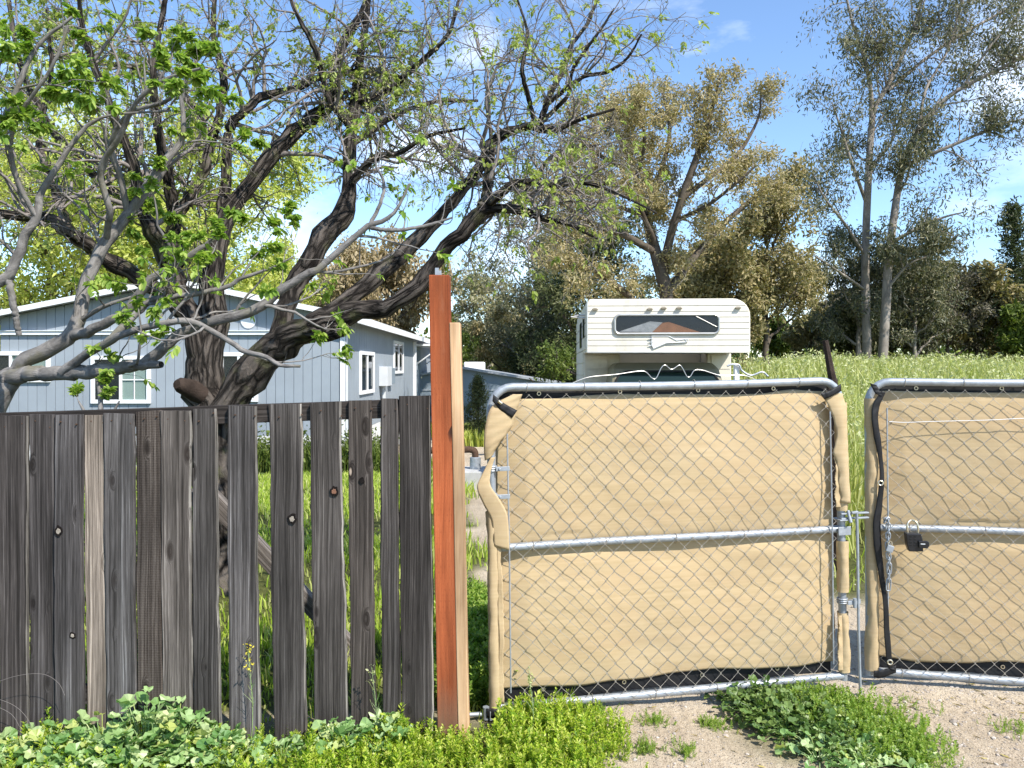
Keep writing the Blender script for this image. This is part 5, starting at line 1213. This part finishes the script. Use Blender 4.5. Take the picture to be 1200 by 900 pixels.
conifer('pine_tree', 'dark pointed pine at the right edge of the field', 1186, 36, 236, 2.0, 5200, .26)
conifer('pine_tree', 'smaller dark pine beyond the right edge of the field', 1235, 39, 268, 2., 7000, .30)
conifer('young_conifer', 'small rounded green conifer in front of the outbuilding', 559, 25, 441, .80, 7000, .09)
simple('yellow_tree', 'bright yellow green tree over the left end of the house roof', 60, 30, 175, 'yellow_leaf', 32000, .17, .6, 11, .15)
simple('yellow_tree', 'yellow green tree behind the house ridge and the dark trunk', 200, 29, 190, 'yellow_leaf', 34000, .17, .6, 11, .15)
simple('yellow_tree', 'paler yellow green tree low behind the right half of the house roof', 318, 38, 300, 'yellow_leaf', 16000, .18, .55, 9, .1)
simple('tan_tree', 'tan brown drooping tree behind the right end of the house', 452, 44, 292, 'tan_leaf', 20000, .26, .5, 11, .1, droop=1.4)
simple('tan_tree', 'second tan brown tree peeping over the middle of the house roof', 385, 48, 318, 'tan_leaf', 14000, .26, .5, 9, .1, droop=1.4)
simple('pale_willow', 'pale almost bare willow between the red post and the dark trees', 572, 55, 326, 'pale_leaf', 11000, .26, .42, 14, .08, 'smooth_bark', extra=(2.2, .6, 1.6, .012), tw=M['smooth_bark'])
simple('olive_bush', 'olive bush over the outbuilding roof', 590, 45, 372, 'olive_leaf', 12000, .2, .55, 9, .05)
simple('dark_bush', 'dark green bush behind the red post and outbuilding', 520, 42, 385, 'green_leaf', 6000, .2, .55, 9, .05)
simple('dark_bush', 'dark bush right behind the outbuilding gable end', 640, 40, 378, 'dark_leaf', 7000, .18, .55, 9, .05)
for i, (px, Y, top, lf, lb) in enumerate(((1045, 39, 335, 'gum_leaf', 'grey green bush seen between the eucalyptus trunks and the thicket'), (1145, 37, 322, 'rust_leaf', 'brown green bush between the grey thicket and the pine'), (1215, 34, 352, 'green_leaf', 'low green bush in front of the smaller pine'), (975, 42, 350, 'grey_leaf', 'grey brush left of the eucalyptus at the field edge'), (815, 33, 300, 'olive_leaf', 'olive tree behind the right end of the camper roof'), (-90, 32, 210, 'yellow_leaf', 'yellow green tree left of the house, outside the picture'), (1320, 36, 240, 'gum_leaf', 'grey green tree right of the field, outside the picture'), (1290, 44, 330, 'rust_leaf', 'brown bush at the right end of the field edge'), (745, 46, 330, 'dark_leaf', 'dark tree far behind the camper'), (1180, 48, 345, 'grey_leaf', 'grey scrub behind the pine at the field edge'), (905, 50, 372, 'green_leaf', 'green bush far off behind the brown tree'))):
    simple('far_bush', lb, px, Y, top, lf, 10000, .24, .5, 9, .08)

# a far wood that closes the horizon
tx = RNG.uniform(-150, 150, 26000); ty = RNG.uniform(92, 108, 26000); hz_ = 5.5+2.2*vnoise(tx, ty*0, .09, 3)+1.2*vnoise(tx, ty*0, .35, 4)
tz = ground_h(tx, ty)+hz_*RNG.random(26000)**.8
tl = mk('treeline', *leaves_at(np.stack([tx, ty, tz], 1), np.full(26000, .85), .1, 1., 1., 'leaf'), M['green_leaf']); tag(tl, 'far green wood along the horizon behind the field and the house', 'trees', kind='stuff')
# ---------------------------------------------------------------- grass and weeds
def blades(x, y, h, w, lean=.35, z=None):
    n = len(x); z = ground_h(x, y) if z is None else z
    a = RNG.uniform(0, 6.283, n); b = RNG.uniform(0, 6.283, n); L = h*lean*RNG.uniform(.2, 1.3, n)
    dx, dy = np.cos(a)*w/2, np.sin(a)*w/2; lx, ly = np.cos(b)*L, np.sin(b)*L
    V = np.empty((n, 5, 3))
    V[:, 0] = np.stack([x-dx, y-dy, z-.01], 1); V[:, 1] = np.stack([x+dx, y+dy, z-.01], 1)
    V[:, 2] = np.stack([x-dx*.8+lx*.3, y-dy*.8+ly*.3, z+h*.55], 1); V[:, 3] = np.stack([x+dx*.8+lx*.3, y+dy*.8+ly*.3, z+h*.55], 1)
    V[:, 4] = np.stack([x+lx, y+ly, z+h*RNG.uniform(.8, 1., n)], 1)
    F = np.array([(0, 1, 3), (0, 3, 2), (2, 3, 4)])[None]+(np.arange(n)*5)[:, None, None]
    return (V.reshape(-1, 3), F.reshape(-1, 3)), V[:, 4]
def spots(n, x0, x1, y0, y1, fn=None, near=None):
    x = RNG.uniform(x0, x1, n); y = y0*(y1/y0)**RNG.random(n) if near else RNG.uniform(y0, y1, n)
    if fn is not None:
        k = RNG.random(n) < fn(x, y); x, y = x[k], y[k]
    return x, y
# yard grass seen through the fence
x, y = spots(90000, -7.5, .3, 3.72, 18, lambda x, y: grass_mask(x, y)*np.clip(.55+.6*vnoise(x, y, 1.1, 8), .1, 1), True)
h = np.clip(.10+.08*vnoise(x, y, .9, 4)+.035*RNG.normal(size=len(x)), .03, .4)*(1+.4*sstep(9, 16, y))
g1_, tips = blades(x, y, h, .007+.0011*y, .5)
o = mk('yard_grass', *g1_, M['grass']); tag(o, 'bright green grass and weeds growing in the yard behind the fence', 'grass', kind='stuff')
x, y = spots(2600, -7.5, -2.6, 15.2, 16.8); h = RNG.uniform(.35, .85, len(x)); g1_, tips = blades(x, y, h, .035, .3)
p = tips[RNG.integers(0, len(tips), 5200)]+RNG.normal(size=(5200, 3))*np.array([.08, .08, .16])-np.array([0, 0, .12])
o = mk('skirting_weeds', *cat(g1_, leaves_at(p, np.full(len(p), .075), .1)), M['green_leaf']); tag(o, 'taller green weeds along the white skirting of the house', 'weeds', kind='stuff')
# field behind the gates
x, y = spots(150000, 2., 60, 5.8, 60, lambda x, y: grass_mask(x, y)*(x < y*.75+6), True)
tall = sstep(6.8, 8.2, y)
h = (.07+.06*RNG.random(len(x)))*(1-tall)+tall*np.clip(.98+.30*vnoise(x, y, .35, 4)+.12*vnoise(x, y, 1.3, 14)+.12*RNG.normal(size=len(x)), .3, 1.5)
h = h*(1-.35*sstep(15, 40, y))
short = y < 7.2
gA, _ = blades(x[short], y[short], h[short]+.03, .006+.001*y[short], .6)
o = mk('short_grass', *gA, M['grass']); tag(o, 'short bright grass in the gap between the two gates', 'grass', kind='stuff')
gB, tips = blades(x[~short], y[~short], h[~short], .008+.0016*y[~short], .35)
o = mk('field_grass', *gB, M['field_grass']); tag(o, 'tall pale green field grass rising behind the gates', 'grass', kind='stuff')
p = tips[::3]; p = np.repeat(p, 2, 0)+RNG.normal(size=(len(p)*2, 3))*np.array([.04, .04, .05])
o = mk('seed_heads', *leaves_at(p, .022+.0032*p[:, 1], .2, 1., .8, 'quad'), M['seed_head']); tag(o, 'pale flower heads dotting the tall field grass', 'grass', kind='stuff')
x, y = spots(30000, -4, 4, 27, 40, lambda x, y: grass_mask(x, y)); gC, _ = blades(x, y, RNG.uniform(.2, .5, len(x)), .05, .3)
o = mk('drive_edge_grass', *gC, M['yellow_leaf']); tag(o, 'yellowish grass strip at the far edge of the driveway', 'grass', kind='stuff')
x, y = spots(1500, -2.2, -.6, 24, 27); gC, _ = blades(x, y, RNG.uniform(.3, .65, len(x)), .06, .3)
o = mk('verge_grass', *gC, M['yellow_leaf']); tag(o, 'yellow green grass in front of the young conifer', 'grass', kind='stuff')

# feathery weeds along the foot of the fence and the gate
def feather_template(h=1., n=26, seed=0):
    r = np.random.default_rng(seed); V, F = [], []
    V += [(-.006, 0, 0), (.006, 0, 0), (.004, .0, h*.5), (-.004, .0, h*.5), (.0, .0, h)]; F += [(0, 1, 2, 3), (3, 2, 4, 4)]
    F = [(0, 1, 2, 3)]
    for k in range(n):
        z = h*(.12+.88*k/n); a = k*2.4+r.random(); l = (.15+.16*r.random())*(1.2-.7*z/h); up = .3+1.1*r.random(); wd = .03+.014*r.random()
        c = np.array([math.cos(a), math.sin(a), up]); c /= np.linalg.norm(c); s = np.array([-math.sin(a), math.cos(a), 0])*wd
        b0 = np.array([0, 0, z]); i = len(V)
        V += [tuple(b0), tuple(b0+c*l*.55+s), tuple(b0+c*l), tuple(b0+c*l*.55-s)]; F.append((i, i+1, i+2, i+3))
    return np.array(V), np.array(F)
FT = [feather_template(1., 34, s) for s in range(3)]
def feathers(x, y, h, tiltmax=.6, z=None):
    n = len(x); out = []
    for s in range(3):
        k = np.arange(n) % 3 == s
        if not k.any(): continue
        a = RNG.uniform(0, 6.283, k.sum()); t = RNG.uniform(0, tiltmax, k.sum()); up = np.stack([np.sin(t)*np.cos(a), np.sin(t)*np.sin(a), np.cos(t)], 1)
        b = rotmats(up, RNG.uniform(-3, 3, k.sum())); Mx = np.stack([b[:, :, 0], b[:, :, 2], b[:, :, 1]], -1)
        pz = ground_h(x[k], y[k]) if z is None else z[k]
        out.append(scatter(FT[s][0], FT[s][1], np.stack([x[k], y[k], pz-.005], 1), Mx, h[k]))
    return cat(*out)
def fdens(x, y):
    px = 600+x/y*900
    d = sstep(.60, .36, x+.16*vnoise(x, y, 5, 3))*sstep(3.62, 3.42, y)*(.35+.65*sstep(-1.35, -.7, x))
    gap = np.exp(-((x+.13)/.07)**2)*sstep(3.3, 3.45, y)          # bare spot at the hinge
    gate = np.exp(-(((x-.18)/.25)**2+((y-3.62)/.20)**2)**2)
    return np.clip(np.maximum(d, gate)*(1-gap), 0, 1)
x, y = spots(7500, -2.6, .7, 2.95, 3.9, fdens)
h = np.clip(.085+.04*vnoise(x, y, 4, 7)+.03*RNG.normal(size=len(x))+.05*np.exp(-(((x-.2)/.25)**2+((y-3.6)/.15)**2)), .05, .26)
o = mk('feathery_weeds', *feathers(x, y, h), M['fine_weed']); tag(o, 'yellow green feathery weeds in front of the fence and red post', 'weeds', kind='stuff')
x, y = spots(2500, -.35, .03, 3.85, 5.4); o = mk('hinge_weeds', *feathers(x, y, RNG.uniform(.10, .26, len(x))), M['bright_leaf']); tag(o, 'green weeds in the shade between the red post and the gate', 'weeds', kind='stuff')
# broad leaved weeds
def lobed(n=12, seed=0, rag=.16):
    r = np.random.default_rng(seed); V = [(0, .12, 0)]
    for k in range(n):
        a = -math.pi/2+.35+(2*math.pi-.7)*k/(n-1); rad = .5*(1+rag*math.sin(k*2.6)+.10*r.normal()); V.append((rad*math.cos(a), .5+rad*math.sin(a)*1.05, .10*math.sin(k*1.9)+.12*abs(math.cos(a))))
    V = np.array(V); V[0] = (0, .42, -.06)
    return V, np.array([(0, k, k+1) for k in range(1, n)])
LT = [lobed(13, s) for s in range(4)]
def broad_plant(cx, cy, nl, hmin, hmax, rad, lsz):
    a = RNG.uniform(0, 6.283, nl); rr = rad*np.sqrt(RNG.random(nl)); hh = RNG.uniform(hmin, hmax, nl)*(1-.45*rr/rad)
    z0 = float(ground_h(cx, cy)); p = np.stack([cx+rr*np.cos(a), cy+rr*np.sin(a), z0+hh], 1); c = np.array([cx, cy, z0-.01])
    t = np.linspace(0, 1, 5); base = c+(p-c)*np.array([.25, .25, 0])
    PPs = base[:, None]*(1-t)[None, :, None]+p[:, None]*t[None, :, None]; PPs[:, 1:4, 2] += .015
    st = tubes(PPs, np.full((nl, 5), .0022), 4)
    out = []
    for s in range(4):
        k = np.arange(nl) % 4 == s
        if not k.any(): continue
        f = np.stack([np.cos(a[k]), np.sin(a[k]), RNG.uniform(-.35, .45, k.sum())], 1)+RNG.normal(size=(k.sum(), 3))*.35
        out.append(scatter(LT[s][0], LT[s][1], p[k], rotmats(f, RNG.normal(size=k.sum())*.45), lsz*RNG.uniform(.55, 1.25, k.sum())))
    q = np.stack([st[1][:, [0, 1, 2]], st[1][:, [0, 2, 3]]], 1).reshape(-1, 3)
    return cat(*out, (st[0], q))
WP = [(60, 3.36, 'low broad leaved weed by the dry leaves at the bottom left', .05, .16, .15, .055), (120, 3.40, 'broad leaved weed under the pale narrow plank', .06, .20, .16, .06), (172, 3.38, 'tallest broad leaved weed with pale leaves under the saw marked plank', .10, .30, .15, .066),
 (205, 3.40, 'broad leaved weed reaching up the seventh plank', .10, .27, .13, .062), (150, 3.27, 'leafy weed in front of the tallest weed', .05, .16, .17, .058), (240, 3.36, 'broad leaved weed under the last close plank', .06, .17, .14, .055), (95, 3.27, 'broad leaved weed at the bottom edge left of the leafy clump', .04, .13, .16, .055), (265, 3.30, 'smaller broad leaved weed among feathery ones under the first gap', .05, .15, .13, .05),
 (22, 3.33, 'yellowing weed at the left edge beside the dry leaves', .04, .14, .12, .055), (395, 3.37, 'upright broad leaved weed under the wide gaps', .07, .22, .10, .05), (448, 3.40, 'broad leaved weed in front of the narrow dark plank', .07, .19, .11, .05), (330, 3.3, 'low broad leaves under the knotted plank', .04, .13, .11, .05)]
for px, Y, lb, h0, h1, rd, ls in WP:
    cx = (px-600)/900*Y; V, F = broad_plant(cx, Y, int(80*rd/.15), h0, h1, rd, ls); b = np.array([cx, Y, float(ground_h(cx, Y))])
    o = mk('broad_leaved_weed', V-b, F, M['mallow']); o.location = b; tag(o, lb, 'weed', 'broad leaved weeds along the fence foot')
# the clump by the gate gap
def clump(name, lb, pts, nl, h0, h1, rd, ls, m, feat=None, fm=None):
    parts = []; c0 = np.array([(pts[0][0]-600)/900*pts[0][1], pts[0][1], 0]); c0[2] = float(ground_h(c0[0], c0[1]))
    for px, Y in pts: parts.append(broad_plant((px-600)/900*Y, Y, nl, h0, h1, rd, ls))
    V, F = cat(*parts); e = empty(name, tuple(c0)); tag(e, lb, 'weed', 'weed clumps on the sand by the gate gap')
    mk('broad_leaves', V-c0, F, m, e)
    if feat:
        x = np.concatenate([(px-600)/900*Y+RNG.normal(size=n)*r for px, Y, n, r in feat]); y = np.concatenate([np.full(n, Y)+RNG.normal(size=n)*r*.8 for px, Y, n, r in feat])
        V, F = feathers(x, y, RNG.uniform(.05, .12, len(x)), .7); mk('fine_leaves', V-c0, F, fm, e)
clump('weed_clump', 'dark green leafy weed clump under the latch end of the gate', [(870, 3.95), (905, 3.88), (935, 3.80), (900, 3.72), (950, 3.68), (925, 3.58), (965, 3.55), (880, 3.82)], 80, .02, .12, .17, .042, M['dark_mallow'])
clump('weed_clump', 'bright green weed clump right of the darker one below the gap', [(975, 3.78), (1000, 3.62), (1030, 3.5), (990, 3.42), (1050, 3.40), (1010, 3.33), (960, 3.38)], 50, .02, .10, .16, .042, M['mallow'], [(990, 3.80, 260, .10), (1015, 3.62, 300, .12), (1045, 3.48, 260, .10), (1060, 3.38, 160, .08), (960, 3.85, 180, .09)], M['bright_leaf'])
for px, py, n, r, lb in ((768, 855, 60, .035, 'small weed tuft on the sand left of the dark clump'), (838, 856, 70, .045, 'weed tuft beside the left end of the dark clump'), (757, 890, 50, .04, 'weed tuft at the bottom edge on the sand'), (805, 893, 40, .03, 'smaller weed tuft at the bottom edge right of another tuft'), (1055, 830, 60, .08, 'thin weed patch on the gravel above the bright clump'), (1185, 857, 50, .06, 'weed tuft on the gravel near the right edge'), (1098, 870, 20, .03, 'tiny weed sprig on the gravel right of the bright clump'), (690, 838, 110, .06, 'green weed under the bottom rail near the red post')):
    Y = 1.73*900/(py-430); cx = (px-600)/900*Y; x = cx+RNG.normal(size=n)*r; y = Y+RNG.normal(size=n)*r*.8
    V, F = feathers(x, y, RNG.uniform(.02, .06, n), .9); b = np.array([cx, Y, float(ground_h(cx, Y))]); o = mk('weed_tuft', V-b, F, M['bright_leaf']); o.location = b; tag(o, lb, 'weed', 'weed tufts on the sand')
# flowering stalks
for px, Y, top, lb in ((293, 3.44, 762, 'thin yellow flowered stalk in front of the first gap plank'), (438, 3.42, 782, 'branched seed stalk in front of the narrow planks'), (622, 3.5, 790, 'pale stalk among the weeds at the foot of the gate')):
    b = gnd(px, Y); zt = H-(top-430)/900*Y; hgt = zt-b[2]
    e = empty('flower_stalk', tuple(b)); tag(e, lb, 'flower', 'flowering stalks along the fence')
    t = np.linspace(0, 1, 12); main = np.stack([.012*np.sin(t*4), .0*t, hgt*t], 1)[None]; rr = np.linspace(.0022, .001, 12)[None]
    s1, r1, _ = sprout(main, rr, 55, .02, .09, (30, 60), .5, .15, 6, .7, .0009, .35)
    V, F, U = join([tubes(main, rr, 5), tubes(s1, r1, 4)]); mk('stalk', V, F, M['mallow'], e, uv=U, smooth=True)
    p = np.concatenate([s1[:, -1][s1[:, -1, 2] > hgt*.8], main[0, -3:]]); p = np.repeat(p, 3, 0)+RNG.normal(size=(len(p)*3, 3))*.004
    mk('petals', *leaves_at(p, np.full(len(p), .012), -.5), M['petal'] if px == 293 else M['seed_head'], e)
# dry stalks arching in front of the left planks, fallen leaves, stones
mb = MB(); 
for pts in (((-20, 805), (20, 792), (50, 790), (68, 800), (76, 815)), ((-15, 815), (15, 826), (32, 842), (40, 862)), ((-10, 825), (12, 836), (22, 850), (25, 862))): mb.tube(spline([P(a, b, 3.42) for a, b in pts], 24), .0009, 5)
o = mb.build('dry_stalks', M['twig'], None, smooth=True); tag(o, 'pale dry stalks arching in front of the leftmost planks', 'stalks')
x, y = spots(420, -2.35, -1.75, 3.1, 3.45); p = np.stack([x, y, ground_h(x, y)+.012], 1)
o = mk('fallen_leaves', *leaves_at(p, np.full(len(p), .045), .0, 1.), M['dry_leaf']); tag(o, 'dry yellow and brown leaves on the ground at the bottom left', 'leaves', kind='stuff')
ico = [(0, 0, 1), (.9, 0, .3), (.28, .85, .35), (-.75, .5, .3), (-.7, -.55, .3), (.3, -.85, .35), (.6, .5, -.4), (-.3, .8, -.4), (-.9, 0, -.4), (-.25, -.8, -.4), (.7, -.5, -.4)]
icf = [(0, 1, 2), (0, 2, 3), (0, 3, 4), (0, 4, 5), (0, 5, 1), (1, 6, 2), (2, 7, 3), (3, 8, 4), (4, 9, 5), (5, 10, 1), (2, 6, 7), (3, 7, 8), (4, 8, 9), (5, 9, 10), (1, 10, 6)]
x, y = spots(9000, .3, 3.6, 3.0, 7.5, lambda x, y: (1-grass_mask(x, y))*(.25+.75*sstep(1.2, 1.9, x)), True)
s = np.clip(RNG.lognormal(-5.35, .45, len(x)), .002, .02); sc = np.stack([s*RNG.uniform(.8, 1.4, len(x)), s, s*.6], 1)
lx, ly = spots(420, .3, 3.4, 3.0, 4.6); o = mk('straw_litter', *leaves_at(np.stack([lx, ly, ground_h(lx, ly)+.006], 1), np.full(len(lx), .045), .0, np.array([1, 1, .06]), .16), M['dry_leaf']); tag(o, 'bits of straw and dead leaf lying on the sand', 'litter', kind='stuff')
o = mk('gravel', *scatter(ico, icf, np.stack([x, y, ground_h(x, y)+s*.1], 1), rotmats(RNG.normal(size=(len(x), 3))*np.array([1, 1, .1]), RNG.normal(size=len(x))*.2), sc), leafmat('gravel_stone', [(.22, .19, .16), (.36, .31, .26), (.52, .47, .41), (.30, .27, .24)], 0.0, .9, .2)); tag(o, 'small stones scattered over the sandy drive', 'gravel', kind='stuff')

# ---------------------------------------------------------------- sky, sun, camera
SUN_AZ, SUN_EL = 43., 48.                      # to the right of straight behind the camera
sd = Vector((math.sin(R(SUN_AZ))*math.cos(R(SUN_EL)), -math.cos(R(SUN_AZ))*math.cos(R(SUN_EL)), math.sin(R(SUN_EL))))
sun = bpy.data.lights.new('sun', 'SUN'); sun.energy = 4.3; sun.angle = R(.53); sun.color = (1., .945, .86)
so = bpy.data.objects.new('sun', sun); COL.objects.link(so); so.rotation_euler = sd.to_track_quat('Z', 'Y').to_euler()
W = bpy.data.worlds.new('World'); SC.world = W; W.use_nodes = True; nt = W.node_tree; bg = nt.nodes['Background']
sky = nt.nodes.new('ShaderNodeTexSky'); sky.sky_type = 'NISHITA'; sky.sun_disc = False
sky.sun_elevation = R(SUN_EL); sky.sun_rotation = math.atan2(sd.x, sd.y); sky.air_density = 1.0; sky.dust_density = .1; sky.ozone_density = 4.5; sky.altitude = 200
tc = nt.nodes.new('ShaderNodeTexCoord')
def wn(t, **k):
    x = nt.nodes.new('ShaderNode'+t)
    for a, b in k.items(): setattr(x, a, b)
    return x
mp = wn('Mapping'); mp.inputs['Scale'].default_value = (1.3, 1.3, 3.2); nt.links.new(tc.outputs['Generated'], mp.inputs[0])
no = wn('TexNoise'); no.inputs['Scale'].default_value = 3.2; no.inputs['Detail'].default_value = 7; no.inputs['Roughness'].default_value = .58; nt.links.new(mp.outputs[0], no.inputs['Vector'])
acc = None
for (px, py, rad, st) in ((566, 55, .055, .7), (600, 290, .12, .62), (490, 180, .13, .55), (330, 280, .12, .6), (120, 200, .2, .5), (1185, 95, .10, .95), (940, 330, .10, .7), (1290, 60, .25, .8)):
    v = Vector(((px-600)/900, 1, (430-py)/900)).normalized()
    ds = wn('VectorMath', operation='DISTANCE'); nt.links.new(tc.outputs['Generated'], ds.inputs[0]); ds.inputs[1].default_value = v
    mr = wn('MapRange', interpolation_type='SMOOTHSTEP'); nt.links.new(ds.outputs['Value'], mr.inputs[0])
    mr.inputs[1].default_value = 0; mr.inputs[2].default_value = rad; mr.inputs[3].default_value = st; mr.inputs[4].default_value = 0
    if acc is None: acc = mr.outputs[0]
    else:
        m_ = wn('Math', operation='MAXIMUM'); nt.links.new(acc, m_.inputs[0]); nt.links.new(mr.outputs[0], m_.inputs[1]); acc = m_.outputs[0]
ad = wn('Math', operation='MULTIPLY_ADD'); nt.links.new(acc, ad.inputs[0]); ad.inputs[1].default_value = .34; nt.links.new(no.outputs[0], ad.inputs[2])
rp = wn('ValToRGB'); rp.color_ramp.elements[0].position = .54; rp.color_ramp.elements[0].color = (0, 0, 0, 1); rp.color_ramp.elements[1].position = 1.0; rp.color_ramp.elements[1].color = (.9, .9, .9, 1); nt.links.new(ad.outputs[0], rp.inputs[0])
mx = wn('Mix', data_type='RGBA'); nt.links.new(rp.outputs[0], mx.inputs[0]); nt.links.new(sky.outputs[0], mx.inputs[6]); mx.inputs[7].default_value = (7.2, 7.5, 8.0, 1)
nt.links.new(mx.outputs[2], bg.inputs[0]); bg.inputs[1].default_value = .15
cam = bpy.data.cameras.new('camera'); co = bpy.data.objects.new('camera', cam); COL.objects.link(co)
cam.sensor_width = 36; cam.lens = 27.0; cam.shift_y = -20/1200; cam.clip_start = .05; cam.clip_end = 3000
co.location = (0, 0, H); co.rotation_euler = (R(90), 0, 0); SC.camera = co
SC.render.engine = 'CYCLES'
SC.cycles.max_bounces = 6; SC.cycles.diffuse_bounces = 3; SC.cycles.glossy_bounces = 2; SC.cycles.transmission_bounces = 3; SC.cycles.transparent_max_bounces = 8
SC.cycles.caustics_reflective = False; SC.cycles.caustics_refractive = False
try:
    SC.cycles.use_denoising = True; SC.cycles.denoiser = 'OPENIMAGEDENOISE'
except Exception: pass
vs = SC.view_settings; vs.view_transform = 'Standard'; vs.look = 'None'; vs.gamma = 1; vs.use_curve_mapping = False; vs.exposure = .86
